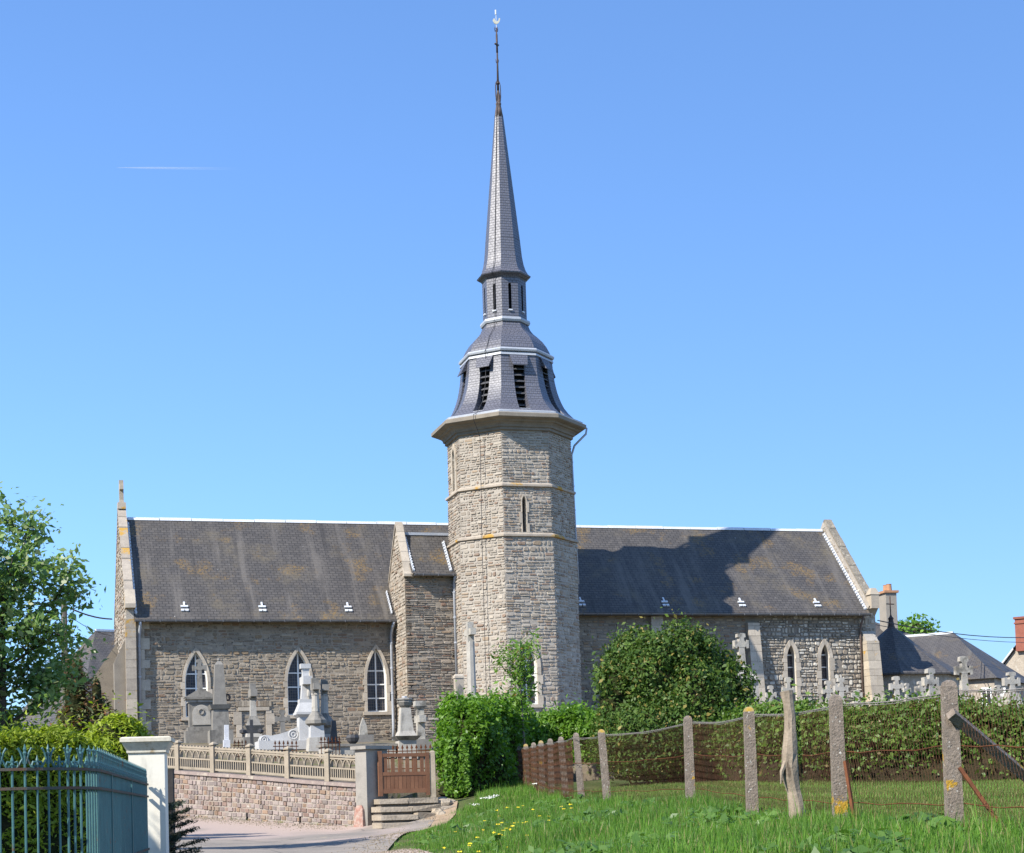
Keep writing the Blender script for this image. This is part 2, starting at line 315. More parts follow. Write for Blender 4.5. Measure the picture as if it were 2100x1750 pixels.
Mt['darkstone'] = mk('black slate stone', (.05,.05,.055), (.075,.072,.072), 3, rough=.5, bump=.2)
Mt['plaque'] = mk('white marble plaque', (.66,.66,.68), (.6,.6,.63), 4, rough=.5, bump=.1)
Mt['rustiron'] = mk('rusty iron', (.17,.065,.03), (.11,.045,.025), 12, rough=.9, bump=.4, bs=60, spec=.1)
Mt['cpost'] = mk('lichened concrete post', (.265,.215,.175), (.185,.15,.12), 12, bump=.9, bs=40, bd=.02, c3=(.46,.27,.03), s3=2.6, t3=(.60,.64), grime=((.5,.47,.42), 24, (.63,.67)))
Mt['cpost_top'] = mk('lichened post top', (.42,.27,.04), (.30,.25,.16), 9, bump=.7, bs=55, bd=.012)
Mt['drift'] = mk('weathered bare wood', (.36,.29,.22), (.25,.20,.15), 3, bump=.6, bs=20, bd=.02, grime=((.12,.09,.065), 6, (.58,.66), (1,1,.25)))
Mt['wire'] = mk('galvanised wire', (.26,.24,.22), (.20,.17,.15), 6, rough=.6, bump=0)
Mt['net'] = mk('rusty wire netting', (.17,.085,.05), (.12,.07,.045), 3, rough=.85, spec=.1, bump=0)
Mt['teal'] = mk('teal painted iron', (.062,.16,.165), (.05,.13,.135), 4, grime=((.12,.075,.05), 7, (.62,.70)), fs=.15, rough=.5, spec=.4, bump=.15, bs=30, c3=(.09,.21,.21), s3=3, t3=(.6,.75))
Mt['tealrail'] = mk('teal rail worn to rust', (.05,.075,.075), (.10,.055,.035), 6, rough=.7, bump=.4, bs=50)
Mt['pillar'] = mk('painted render pillar', (.80,.745,.63), (.77,.72,.61), 1.2, rough=.8, bump=.06, bs=40, c3=(.62,.57,.48), s3=.9, t3=(.6,.8), fs=.08, grime=((.42,.38,.31), 2.2, (.62,.8), (1,1,.3)))
Mt['pillar_cap'] = mk('pillar cap stone', (.66,.61,.50), (.58,.52,.42), 4, bump=.2, bs=30, c3=(.42,.32,.20), s3=5, t3=(.58,.7))
Mt['darkwood'] = mk('dark stained wood', (.05,.045,.045), (.035,.03,.03), 4, rough=.8)
Mt['polewood'] = mk('utility pole wood', (.17,.15,.13), (.13,.115,.10), 3, bump=.4)
Mt['cable'] = mk('black cable', (.035,.035,.04), (.05,.05,.055), 2, rough=.6, bump=0)
Mt['housewall'] = mk('house stone wall', (.42,.36,.29), (.35,.30,.24), 3, bump=.5, bs=14, bd=.03, c3=(.52,.47,.40), s3=5, t3=(.55,.65))
Mt['chimneyrender'] = mk('chimney render', (.34,.30,.25), (.29,.26,.22), 2, bump=.3)
Mt['redbrick'] = mk('red chimney brick', (.29,.105,.07), (.24,.085,.06), 6, val=.15, bump=.3)
Mt['pot'] = mk('clay pot', (.46,.25,.14), (.40,.21,.12), 6, bump=.2)
t = NT('ice trail'); t.col((.8, .8, .8)); t.p.inputs['Roughness'].default_value = 1.0; t.p.inputs['Specular IOR Level'].default_value = 0
tc = t.N('ShaderNodeTexCoord'); sx = t.N('ShaderNodeSeparateXYZ'); t.L(tc.outputs['Object'], sx.inputs[0])
tr = t.N('ShaderNodeBsdfTransparent'); ms = t.N('ShaderNodeMixShader')
fz = t.math('MULTIPLY', t.math('SUBTRACT', 1.0, t.ramp(sx.outputs[0], 60, 700)), .16)
t.L(fz, ms.inputs[0]); t.L(tr.outputs[0], ms.inputs[1]); t.L(t.p.outputs[0], ms.inputs[2]); t.L(ms.outputs[0], t.out.inputs[0]); Mt['trail'] = t.m

# ================================================================== THE SETTING
class RBF:                                                           # thin plate surface through (x, y, z) points
    def __init__(s, pts, reg=.4):
        P = np.array(pts, float); s.p = P[:, :2]; n = len(P)
        d = np.linalg.norm(s.p[:, None]-s.p[None], axis=2); K = np.where(d > 0, d*d*np.log(d+1e-12), 0) + reg*np.eye(n)
        Q = np.c_[np.ones(n), s.p]; A = np.block([[K, Q], [Q.T, np.zeros((3, 3))]])
        s.w = np.linalg.solve(A, np.r_[P[:, 2], np.zeros(3)])
    def __call__(s, x, y):
        x = np.asarray(x, float); y = np.asarray(y, float); q = np.stack([x.ravel(), y.ravel()], 1)
        d = np.linalg.norm(q[:, None]-s.p[None], axis=2); K = np.where(d > 0, d*d*np.log(d+1e-12), 0)
        return (K@s.w[:-3] + s.w[-3] + q@s.w[-2:]).reshape(x.shape)

# fence posts beside the field: photo x, top y, depth; foot height comes from the ground
POSTS = [(1945, 1395, 15.5), (1713, 1425, 17.9), (1535, 1450, 21.3), (1410, 1468, 26.0), (1233, 1496, 30.5), (1181, 1503, 32.6), (1150, 1511, 34.6),
         (1128, 1515, 36.3), (1109, 1519, 37.9), (1094, 1523, 39.5), (1078, 1526, 41.1), (1065, 1530, 42.7), (1055, 1531, 44.3)]
gp = [(0,-6,-.1),(0,0,0),(-2,10,.32),(-2.8,18,.62),(2.5,7,.62),(7,8,.95),(-8,8,.3),(-6.5,20,.72),(-12,28,1.1),(-16,18,.8),(-7,30,1.02),(-11,37,1.35),(-17,44,1.9),(-25,50,2.2)]
for q in ((1945,1705,15.5),(1713,1696,17.9),(1535,1676,21.3),(1410,1650,26),(1233,1652,30.5),(1181,1648,32.6),(1150,1640,34.6),(1109,1628,37.9),(1078,1618,41.1),(1055,1612,44.3),
          (790,1750,27.5),(900,1700,35.5),(915,1668,38.0),(1000,1690,30),(960,1640,39),(1040,1612,42),(1150,1690,26),(1300,1690,22),(1500,1735,14.5),(1250,1740,18),(2000,1745,13.2),
          (1600,1612,33),(2050,1604,31),(1300,1612,37.5),(2090,1650,22),(1750,1650,23),
          (400,1745,28),(355,1674,43.2),(540,1686,40.9),(735,1699,38.6),(640,1715,36),(560,1735,32)):
    p = at(*q); gp.append((p.x, p.y, p.z))
gp += [(12,30,1.9),(18,28,2.0),(14,16,1.5),(20,10,1.5),(0,70,3.2),(-30,80,3),(30,75,3.2),(8,50,2.6),(0,110,3.5),(-50,40,2),(50,40,2.4)]
_H = RBF(gp, .15)
def H(x, y):
    z = _H(x, y); r = np.hypot(np.asarray(x, float), np.asarray(y, float)-30); k = np.clip((r-55)/60, 0, 1); k = k*k*(3-2*k)
    return z*(1-k) + 2.6*k
def h1(x, y): return float(H(np.array([x]), np.array([y]))[0])

ax = np.unique(np.r_[np.arange(-24, 24.01, .75), np.sign(np.linspace(-1, 1, 61))*24 + np.sign(np.linspace(-1, 1, 61))*np.abs(np.linspace(-1, 1, 61))**4*3000])
ay = np.unique(np.r_[np.arange(-6, 62.01, .75), 62 + np.linspace(0, 1, 30)**3.5*5000, -6 - np.linspace(0, 1, 14)**3*600])
gx, gy = np.meshgrid(ax, ay); gz = H(gx, gy)
# the sheet dips a little under the road so that the asphalt lies on it
def strip(L, R, n, m):                                               # grid between two polylines
    def rs(P):
        P = np.array(P, float); d = np.r_[0, np.cumsum(np.linalg.norm(np.diff(P, axis=0), axis=1))]; t = np.linspace(0, d[-1], n)
        return np.stack([np.interp(t, d, P[:, 0]), np.interp(t, d, P[:, 1])], 1)
    a, b = rs(L), rs(R); t = np.linspace(0, 1, m)[None, :, None]
    return a[:, None]*(1-t) + b[:, None]*t
def grid_obj(name, XY, Z, mat, kind='structure'):
    n, m = Z.shape; V = np.dstack([XY[..., 0], XY[..., 1], Z]).reshape(-1, 3); b = MB(); b.v = [tuple(q) for q in V]
    for i in range(n-1):
        for j in range(m-1): b.f.append((i*m+j, i*m+j+1, (i+1)*m+j+1, (i+1)*m+j)); b.m.append(0)
    o = b.build(name, mat, smooth=True); o['kind'] = kind; return o
ground = grid_obj('ground', np.dstack([gx, gy]), gz - .02, Mt['ground'])
WB = [at(735,1699,38.75), at(666,1695,39.55), at(583,1690,40.45), at(503,1684,41.35), at(428,1679,42.25), at(355,1674,43.15)]   # foot of the road wall, right to left
WDIR = Vector((WB[5].x-WB[0].x, WB[5].y-WB[0].y, 0)).normalized(); WNOR = Vector((-WDIR.y, WDIR.x, 0))
if WNOR.y > 0: WNOR = -WNOR
WEND = Vector((WB[5].x, WB[5].y, 0)) + WDIR*4.5
RL = [(-1.9,-4),(-2.4,4),(-2.7,12),(-3.5,18),(-4.4,22.5),(-6.2,27),(-9.5,32.5),(-14,37.5),(-20,43)]
RR = [(2.0,-4),(1.5,4),(.5,12),(-.4,18),(-1.3,23),(-2.1,27.5),(-2.0,33),(-1.75,37.5),(-3.3,38.9),(WB[2].x,WB[2].y),(WB[5].x,WB[5].y),(WEND.x,WEND.y)]
XY = strip(RL, RR, 90, 14); Z = H(XY[..., 0], XY[..., 1]); road = grid_obj('road', XY, Z + .02, Mt['road'])
# sandy strip where the bank has slipped down beside the steps
XY = strip([(-2.1,33.6),(-2.1,35.5),(-2.0,37.6),(-1.9,39.0)], [(-2.0,33.7),(-1.55,35.5),(-1.3,37.5),(-1.3,39.2)], 26, 8)
ZZ = H(XY[..., 0], XY[..., 1]) + .012 + .03*np.sin(XY[..., 0]*9)*np.cos(XY[..., 1]*7)*np.sin(np.linspace(0, PI, 8))[None, :]
grid_obj('dirt_path', XY, ZZ, Mt['sand'])

# churchyard, raised behind the wall and the hedges
WT = [at(735,1609,38.75), at(666,1604,39.55), at(583,1598,40.45), at(503,1591,41.35), at(428,1586,42.25), at(355,1581,43.15)]   # coping top
def wall_top(sv):                                                     # coping height at distance sv from the right end
    d = [(Vector((p.x, p.y, 0))-Vector((WT[0].x, WT[0].y, 0))).length for p in WT]; return float(np.interp(sv, d, [p.z for p in WT])) + max(0, sv-d[-1])*.06
cp = [(-9,44.6,2.75),(-6.5,42.4,2.5),(-4.2,40.2,2.2),(-2.6,40.6,1.95),(-1.2,41.5,2.1),(0,44.5,2.35),(4,42,2.6),(8,35.5,2.75),(14,34,2.9),(-12,57,4.0),(-6,60,4.0),(0,58,3.9),(8,63,4.25),(16,66,4.3),(-22,55,3.8),(22,50,3.9),(12,48,3.8),(5,50,3.6),(0,90,4.5),(-40,80,4.2),(40,80,4.4),(-4,48,3.2),(-9,50,3.35)]
HCf = RBF(cp, .1)
def hc(x, y): return float(HCf(np.array([x]), np.array([y]))[0])
fr = [(WEND.x-14, WEND.y+9), (WEND.x, WEND.y), (WB[3].x, WB[3].y), (WB[0].x, WB[0].y), (-2.5, 40.45), (-.9, 41.6), (.4, 45.2), (3.6, 44), (6, 39.5), (10, 37), (22, 35)]
fr = [(x, y+.32) for x, y in fr]
bk = [(-60, 100), (-30, 100), (-15, 100), (0, 100), (15, 100), (30, 100), (70, 100)]
XY = strip(fr, bk, 70, 46); t_ = np.linspace(0, 1, 46)**1.3
A0, B0 = XY[:, :1], XY[:, -1:]; XY = A0*(1-t_[None, :, None]) + B0*t_[None, :, None]
Z = HCf(XY[..., 0], XY[..., 1]); XYs = np.concatenate([XY[:, :1], XY], 1); Zs = np.concatenate([H(XY[:, :1, 0], XY[:, :1, 1])-.1, Z], 1)
grid_obj('churchyard_ground', XYs, Zs, Mt['yard'])
# ================================================================== THE CHURCH (local axes: u along the nave, v northwards, z up)
ANG = math.radians(16); UX = Vector((math.cos(ANG), math.sin(ANG), 0)); VX = Vector((-math.sin(ANG), math.cos(ANG), 0))
TW = at(1047, 1250, 62.0); TW.z = 0
church = thing('church', TW, 'long rubble stone church with slate roofs, octagonal tower and tall spire', 'church', ANG)
def CW(u, v, z): return TW + UX*u + VX*v + Vector((0, 0, z))
TU = .12; VS, VC, VB = 1.85, 2.1, 0.0; VR = 5.5; ZR = 12.78

class Fr:                                                             # frame of a wall face: origin, horizontal axis, outward normal
    def __init__(s, O, a, n): s.O, s.a, s.n = Vector(O), Vector(a).normalized(), Vector(n).normalized()
    def __call__(s, u, z, d=0.0): return s.O + s.a*u + s.n*d + Vector((0, 0, z))
FS = lambda v: Fr((0, v, 0), (1, 0, 0), (0, -1, 0))

def arch_hw(hw, zs, zt):                                              # half width of a pointed opening at height z
    h = zt-zs; R = (h*h+hw*hw)/(2*hw)
    def f(z):
        if z <= zs: return hw
        if z >= zt: return 0.0
        return max(0.0, math.sqrt(R*R-(z-zs)**2)-(R-hw))
    return f
class Open:
    def __init__(s, uc, hw, z0, zs, zt, mar=.10): s.uc, s.hw, s.z0, s.zs, s.zt, s.mar = uc, hw, z0, zs, zt, mar; s.f = arch_hw(hw, zs, zt); s.g = arch_hw(hw+mar, zs, zt+mar*1.6)
    def span(s, z, outer): 
        if z < s.z0-(.14 if outer else 0) or z > (s.zt+s.mar*1.6 if outer else s.zt): return None
        h = s.g(z) if outer else s.f(z)
        return (s.uc-h, s.uc+h) if h > .01 else None
class Rect:
    def __init__(s, a, b, z0, z1): s.q = (a, b, z0, z1)
    def span(s, z, outer): return (s.q[0], s.q[1]) if s.q[2] <= z <= s.q[3] and outer else None
def spans(u0, u1, z, ops, outer):
    iv = [(u0, u1)]
    for o in ops:
        s = o.span(z, outer)
        if not s: continue
        nv = []
        for a, b in iv:
            if s[1] <= a or s[0] >= b: nv.append((a, b)); continue
            if s[0] > a: nv.append((a, s[0]))
            if s[1] < b: nv.append((s[1], b))
        iv = nv
    return [q for q in iv if q[1]-q[0] > .02]

STONES = []                                                           # (area, parent key, verts, material index)
STONE_F = [tuple(range(8, 16))] + [(i, (i+1) % 8, (i+1) % 8+8, i+8) for i in range(8)]
def stone_verts(fr, ua, ub, za, zb, d, rnd=.22):
    g = .009; wd, hg = ub-ua-2*g, zb-za-2*g; m = min(wd, hg); ua += g; za += g; out = []
    c = [random.uniform(.10, rnd+.12)*m for _ in range(8)]
    ring = [(c[0], 0), (wd-c[1], 0), (wd, c[2]), (wd, hg-c[3]), (wd-c[4], hg), (c[5], hg), (0, hg-c[6]), (0, c[7])]
    t = m*random.uniform(.10, .2); dd = [d*random.uniform(.75, 1.15) for _ in range(8)]
    k_ = m*.09; ring = [(min(max(x+random.uniform(-k_, k_), 0), wd), min(max(y+random.uniform(-k_, k_), 0), hg)) for x, y in ring]
    for x, y in ring: out.append(fr(ua+x, za+y, -.02))
    for (x, y), e in zip(ring, dd):
        out.append(fr(ua+t+x*(1-2*t/wd), za+t+y*(1-2*t/hg), e))
    return out
def fill(fr, u0, u1, z0, z1, ops, hh, ww, key, mi, dep=(.004, .034), rnd=.3, inset=None):
    """rubble: short patches of wall, each coursed on its own, so that the courses break up"""
    z = z0
    while z < z1-.03:
        band = random.uniform(.34, .62)
        if z1-(z+band) < .2: band = z1-z
        a0, a1 = (u0, u1) if inset is None else inset(z+band/2)
        u = a0
        while u < a1-.01:
            seg = random.uniform(.4, 1.3)
            if a1-(u+seg) < .3: seg = a1-u
            zz = z+random.uniform(-.03, .03)*(z > z0); ze = z+band
            while zz < ze-.02:
                h = random.uniform(*hh)*random.choice((.75, 1, 1, 1.3))
                if ze-(zz+h) < hh[0]*.7: h = ze-zz
                s0, s1 = max(u, a0), min(u+seg, a1)
                if inset is not None: q = inset(zz+h/2); s0, s1 = max(s0, q[0]), min(s1, q[1])
                for a, b in (spans(s0, s1, zz+h/2, ops, True) if s1-s0 > .03 else []):
                    x = a
                    while x < b-.02:
                        wd = random.uniform(*ww)*(1.0 if h > .1 else .85)
                        if b-(x+wd) < ww[0]*.7: wd = b-x
                        if wd > ww[1]*1.5: wd /= 2
                        g = random.uniform(0, .010)
                        if random.random() > .03: STONES.append((wd*h, key, stone_verts(fr, x+g, x+wd-g*.5, zz+g*.8, zz+h-g*.6, random.uniform(*dep), rnd), mi))
                        x += wd
                zz += h
            u += seg
        z += band
def backing(mb, fr, u0, u1, z0, z1, ops, step=.06, inset=None, mi=0):
    n = max(1, int((z1-z0)/step)); dz = (z1-z0)/n
    if not ops and inset is None: n = 1; dz = z1-z0
    for i in range(n):
        za, zb = z0+i*dz, z0+(i+1)*dz; a0, a1 = (u0, u1) if inset is None else inset((za+zb)/2)
        for a, b in spans(a0, a1, (za+zb)/2, ops, False):
            mb.add([fr(a, za), fr(b, za), fr(b, zb), fr(a, zb)], [(0, 1, 2, 3)], mi)

PART = {}
# ---- nave south wall
NW = [Open(-11.2, .40, 5.05, 6.3, 7.38), Open(-7.53, .42, 5.07, 6.3, 7.40), Open(-4.66, .37, 5.15, 6.35, 7.48)]
DOOR = Rect(-9.83, -8.55, 3.7, 5.62)
fs = FS(VS); mb = MB(); backing(mb, fs, -13.4, -1.5, 3.4, 8.75, NW)
mb.box((-13.55, VS+.28, 3.4), (-1.5, VS+.5, 8.75)); PART['nave'] = mb.build('nave_wall', Mt['mortar_nave'], church)
fill(fs, -13.0, -3.92, 3.5, 8.62, NW+[DOOR], (.065, .155), (.10, .42), 'nave', 0)
# ---- west front with its gable and buttress
mb = MB(); wz = lambda v: 8.75 + (ZR+.22-8.75)*(1-abs(v-VR)/3.75)
prof = [(-13.62, 1.55, 3.4), (-13.62, 1.55, 9.0), (-13.62, VR, 13.12), (-13.62, 9.45, 9.0), (-13.62, 9.45, 3.4)]
mb.prism(prof, (.26, 0, 0)); PART['west'] = mb.build('west_gable_wall', Mt['mortar'], church)
fw = Fr((-13.62, VR, 0), (0, -1, 0), (-1, 0, 0))
fill(fw, -3.9, 3.9, 3.5, 12.9, [], (.08, .18), (.12, .4), 'west', 2, inset=lambda z: (-(3.9 if z < 9 else 3.9*(13.1-z)/4.1), (3.9 if z < 9 else 3.9*(13.1-z)/4.1)))
MB().prism([(-13.62, 7.0, 3.4), (-14.5, 7.0, 3.4), (-14.5, 7.0, 7.0), (-13.62, 7.0, 8.3)], (0, .7, 0)).build('west_buttress', Mt['cornice'], church)
mb = MB(); mb.prism([(-13.62, 1.75, 3.4), (-14.05, 1.75, 3.4), (-14.05, 1.75, 7.0), (-13.62, 1.75, 7.9)], (0, .7, 0)); PART['wbut'] = mb.build('west_buttress', Mt['cornice'], church)
def coping(name, u0, u1, vb, zb, va, za, ov=.10, th=.14, cm='stringc'):             # pieces of coping up the southern slope and down the northern
    for sgn in (1, -1):
        n = 9
        for i in range(n):
            t0, t1 = i/n+.004, (i+1)/n-.004
            p = [(vb+(va-vb)*t, zb+(za-zb)*t) for t in (t0, t1)]
            if sgn < 0: p = [(2*va-q[0], q[1]) for q in p]
            m_ = MB(); m_.prism([(u0-ov, p[0][0], p[0][1]), (u1+ov, p[0][0], p[0][1]), (u1+ov, p[1][0], p[1][1]), (u0-ov, p[1][0], p[1][1])], (0, 0, th*random.uniform(.8, 1.3))); m_.build(name, Mt[cm], church)
coping('coping_stone', -13.62, -13.36, 1.5, 9.0, VR, 13.1, .025, .09)
mb = MB(); mb.prism([(-13.66, 1.30, 8.9), (-13.66, 1.30, 9.05), (-13.66, 1.75, 9.6), (-13.66, 1.95, 8.9)], (.36, 0, 0)); mb.build('kneeler', Mt['ashlar_lich'], church)
mb = MB(); mb.fru(-13.49, VR, 13.1, 13.35, .16, .2, .15, .17); mb.fru(-13.49, VR, 13.35, 13.45, .09, .12, .08, .1); mb.box((-13.57, VR-.09, 13.44), (-13.41, VR+.09, 14.2)); mb.box((-13.56, VR-.32, 13.82), (-13.42, VR+.32, 14.03))
mb.build('gable_cross', Mt['ashlar_lich'], church)
# ---- the small gabled block between nave and tower
fb = FS(VB); mb = MB(); BU0, BU1 = -3.92, -1.9
mb.add([fb(BU0, 3.4), fb(BU1, 3.4), fb(BU1, 9.95), fb(BU0, 9.95)], [(0, 1, 2, 3)])
mb.prism([(BU0, -0.0, 3.4), (BU0, 0.0, 9.98), (BU0, 1.2, 11.85), (BU0, 2.75, 10.1), (BU0, 2.75, 3.4)], (.22, 0, 0)); PART['block'] = mb.build('stair_block_wall', Mt['mortar_nave'], church)
fill(fb, BU0, BU1, 3.5, 9.86, [], (.055, .12), (.14, .46), 'block', 1, (.012, .045))
fbw = Fr((BU0, 0, 0), (0, -1, 0), (-1, 0, 0))
fill(fbw, -2.4, 0, 3.5, 11.7, [], (.08, .17), (.12, .4), 'block', 2, inset=lambda z: ((-1.85, 0) if z < 8.6 else (-2.5, 0) if z < 9.95 else (-1.2-1.4*(11.85-z)/1.9, -1.2+1.2*(11.85-z)/1.9)))
for sgn, vb_, zb_ in ((1, -.12, 9.95), (-1, 2.7, 9.95)):
    for i in range(5):
        t0, t1 = i/5+.006, (i+1)/5-.006; a = (vb_+(1.2-vb_)*t0, zb_+(11.98-zb_)*t0); b_ = (vb_+(1.2-vb_)*t1, zb_+(11.98-zb_)*t1)
        MB().prism([(BU0-.04, a[0], a[1]), (BU0+.24, a[0], a[1]), (BU0+.24, b_[0], b_[1]), (BU0-.04, b_[0], b_[1])], (0, 0, .10)).build('coping_stone', Mt['ashlar'], church)
MB().prism([(BU0-.06, -.2, 9.88), (BU0-.06, -.2, 9.97), (BU0-.06, .02, 10.2), (BU0-.06, .05, 9.88)], (.36, 0, 0)).build('kneeler', Mt['ashlar'], church)
mb = MB(); mb.add([(BU0+.2, -.28, 9.97), (BU1-.1, -.28, 9.97), (BU1-.1, 1.2, 11.6), (BU0+.2, 1.2, 11.6)], [(0, 1, 2, 3)]); mb.add([(BU0+.2, 1.2, 11.6), (BU1-.1, 1.2, 11.6), (BU1-.1, 3.2, 9.6), (BU0+.2, 3.2, 9.6)], [(0, 1, 2, 3)])
mb.add([(BU0+.2, -.28, 9.93), (BU1-.1, -.28, 9.93), (BU1-.1, .1, 9.93), (BU0+.2, .1, 9.93)], [(0, 3, 2, 1)]); mb.build('stair_block_roof', Mt['slate_nave'], church)
MB().box((BU0+.3, 1.12, 11.58), (BU1-.05, 1.28, 11.68)).build('ridge_cap', Mt['zinc_pipe'], church)
# ---- chancel south wall
CWN = [Open(12.09, .19, 5.25, 7.05, 7.58, .15), Open(13.56, .19, 5.23, 7.05, 7.60, .15)]
fc = FS(VC); mb = MB(); backing(mb, fc, 1.9, 15.72, 3.4, 8.95, CWN); mb.box((1.9, VC+.35, 3.4), (15.72, VC+.55, 8.95)); PART['chan'] = mb.build('chancel_wall', Mt['mortar_dark'], church)
fill(fc, 1.9, 10.2, 3.9, 8.8, [Rect(6.2, 6.66, 3, 9)], (.07, .16), (.12, .42), 'chan', 0)
fill(fc, 10.72, 15.82, 3.9, 8.8, CWN, (.08, .19), (.1, .3), 'chan', 3, (.025, .06), .34)
mb = MB(); mb.prism([(15.4, 2.09, 3.4), (15.4, 2.09, 8.75), (15.4, 1.72, 9.1), (15.4, VR, 13.1), (15.4, 9.3, 9.1), (15.4, 9.3, 3.4)], (.45, 0, 0)); PART['east'] = mb.build('east_gable_wall', Mt['mortar'], church)
fe = Fr((15.4, VR, 0), (0, 1, 0), (-1, 0, 0))
fill(fe, -3.7, 3.7, 9.3, 12.9, [], (.1, .18), (.16, .4), 'east', 3, inset=lambda z: (-3.75*(13.1-z)/4.0, -3.75*(13.1-z)/4.0+.42))
coping('coping_stone', 15.46, 15.80, 1.72, 9.1, VR, 13.15, .0, .08, 'coping_rough')
mb = MB(); mb.prism([(15.45, 1.6, 9.0), (15.45, 1.6, 9.55), (15.45, 2.0, 9.55), (15.45, 2.05, 9.0)], (.34, 0, 0)); mb.fru(15.62, 1.8, 9.55, 9.82, .22, .22, .1, .1); mb.build('kneeler', Mt['ashlar_lich'], church)
def buttress(uc, hw, zt, d0, d1, mat, capd=.0):                       # battered buttress of coursed blocks
    mb = MB(); pr = [(uc-hw, VC+.05, 3.4), (uc-hw, VC-d0, 3.4), (uc-hw, VC-d1, zt), (uc-hw, VC+.05, zt+capd)]
    mb.prism(pr, (2*hw, 0, 0)); root = mb.build('buttress', Mt['mortar'], church); z = 3.5; k = 0
    while z < zt-.05:
        h = min(.34+.08*math.sin(k*2.1), zt-z); da, db = d0+(d1-d0)*(z-3.4)/(zt-3.4), d0+(d1-d0)*(z+h-3.4)/(zt-3.4)
        cuts = [0, 1] if k % 3 == 0 else [0, .55, 1] if k % 3 == 1 else [0, .4, 1]
        for a, b_ in zip(cuts[:-1], cuts[1:]):
            x0, x1 = uc-hw-.02+(2*hw+.04)*a+.004, uc-hw-.02+(2*hw+.04)*b_-.004; e = .015+.012*random.random()
            m_ = MB(); m_.add([(x0, VC-.0, z+.005), (x0, VC-da-e, z+.005), (x1, VC-da-e, z+.005), (x1, VC, z+.005), (x0, VC, z+h-.005), (x0, VC-db-e, z+h-.005), (x1, VC-db-e, z+h-.005), (x1, VC, z+h-.005)],
                              [(0,3,2,1),(4,5,6,7),(0,1,5,4),(1,2,6,5),(2,3,7,6),(3,0,4,7)]); m_.build('block', mat, root)
        z += h; k += 1
    return root
buttress(10.46, .23, 8.45, .75, .16, Mt['ashlar']); buttress(6.43, .23, 8.7, .3, .16, Mt['ashlar']); buttress(15.47, .26, 7.7, .95, .42, Mt['ashlar_lich'], .5)
# ---- roofs
def roof(name, u0, u1, ve, ze, mat):
    mb = MB(); th = .1
    for s_ in (1, -1):
        f = lambda v: VR-(VR-v)*s_
        q = [(u0, f(ve), ze), (u1, f(ve), ze), (u1, VR, ZR), (u0, VR, ZR)]
        mb.add(q, [(0, 1, 2, 3) if s_ > 0 else (3, 2, 1, 0)]); mb.add([(a, b_, c-th) for a, b_, c in q], [(3, 2, 1, 0) if s_ > 0 else (0, 1, 2, 3)])
        mb.add([q[0], q[1], (q[1][0], q[1][1], q[1][2]-th), (q[0][0], q[0][1], q[0][2]-th)], [(3, 2, 1, 0) if s_ > 0 else (0, 1, 2, 3)])
    return mb.build(name, mat, church)
mS = (ZR-8.82)/(VR-1.72)
roof('nave_roof', -13.35, 1.0, 1.42, ZR-mS*(VR-1.42), Mt['slate_nave']); roof('chancel_roof', 1.0, 15.42, 1.72, 8.82, Mt['slate_nave'])
for a, b_ in ((-13.3, 1.0), (1.0, 15.35)):
    mb = MB(); n = 12
    for i in range(n):
        x0, x1 = a+(b_-a)*i/n+.01, a+(b_-a)*(i+1)/n-.01
        mb.prism([(x0, VR-.11, ZR-.085), (x0, VR-.04, ZR+.03+.012*math.sin(i*1.7)), (x0, VR+.04, ZR+.03+.012*math.sin(i*1.7)), (x0, VR+.11, ZR-.085)], (x1-x0, 0, 0))
    mb.build('ridge_cap', Mt['zinc'], church)
def gutter(u0, u1, v, z, r=.075):
    mb = MB(); n = 8; pts = [(v-r-r*math.cos(PI*k/n)*1.0, z-r*math.sin(PI*k/n)) for k in range(n+1)]
    for i in range(n): mb.add([(u0, *pts[i]), (u1, *pts[i]), (u1, *pts[i+1]), (u0, *pts[i+1])], [(0, 1, 2, 3)])
    for i in range(n): mb.add([(u0, v-r-(r-.01)*math.cos(PI*i/n), z-(r-.01)*math.sin(PI*i/n)), (u1, v-r-(r-.01)*math.cos(PI*i/n), z-(r-.01)*math.sin(PI*i/n)), (u1, v-r-(r-.01)*math.cos(PI*(i+1)/n), z-(r-.01)*math.sin(PI*(i+1)/n)), (u0, v-r-(r-.01)*math.cos(PI*(i+1)/n), z-(r-.01)*math.sin(PI*(i+1)/n))], [(3, 2, 1, 0)])
    x = u0+.3
    while x < u1: mb.box((x-.012, v-2*r-.012, z-r), (x+.012, v+.05, z+.012)); x += .55
    return mb.build('gutter', Mt['gutter'], church)
gutter(-13.32, -3.95, 1.44, 8.47); gutter(1.95, 15.5, 1.74, 8.78); gutter(BU0+.3, BU1-.08, -.26, 9.95)
# eaves boards closing the gap between roof and wall
MB().box((-13.1, 1.5, 8.44), (-3.92, VS+.1, 8.54)).build('eaves_board', Mt['gutter'], church); MB().box((1.95, 1.8, 8.72), (15.4, VC+.1, 8.82)).build('eaves_board', Mt['gutter'], church)
def pipe(pts, r, mats, split=None):
    p = MB().tube(pts, r, 8).build('downpipe', mats, church, smooth=True); mb = MB()
    for q in range(1, len(pts)):
        a, b_ = Vector(pts[q-1]), Vector(pts[q]); L = (b_-a).length
        if L > 1.5:
            for k in range(int(L/1.4)+1):
                c = a+(b_-a)*((k+.3)/(int(L/1.4)+1.6)); mb.tube([c-(b_-a).normalized()*.03, c+(b_-a).normalized()*.03], r*1.25, 8)
    mb.build('pipe_bracket', mats, p); return p
pipe([(-13.15, 1.36, 8.42), (-13.15, 1.45, 8.25), (-13.18, 1.70, 7.9), (-13.2, 1.72, 4.0)], .05, Mt['zinc_pipe'])
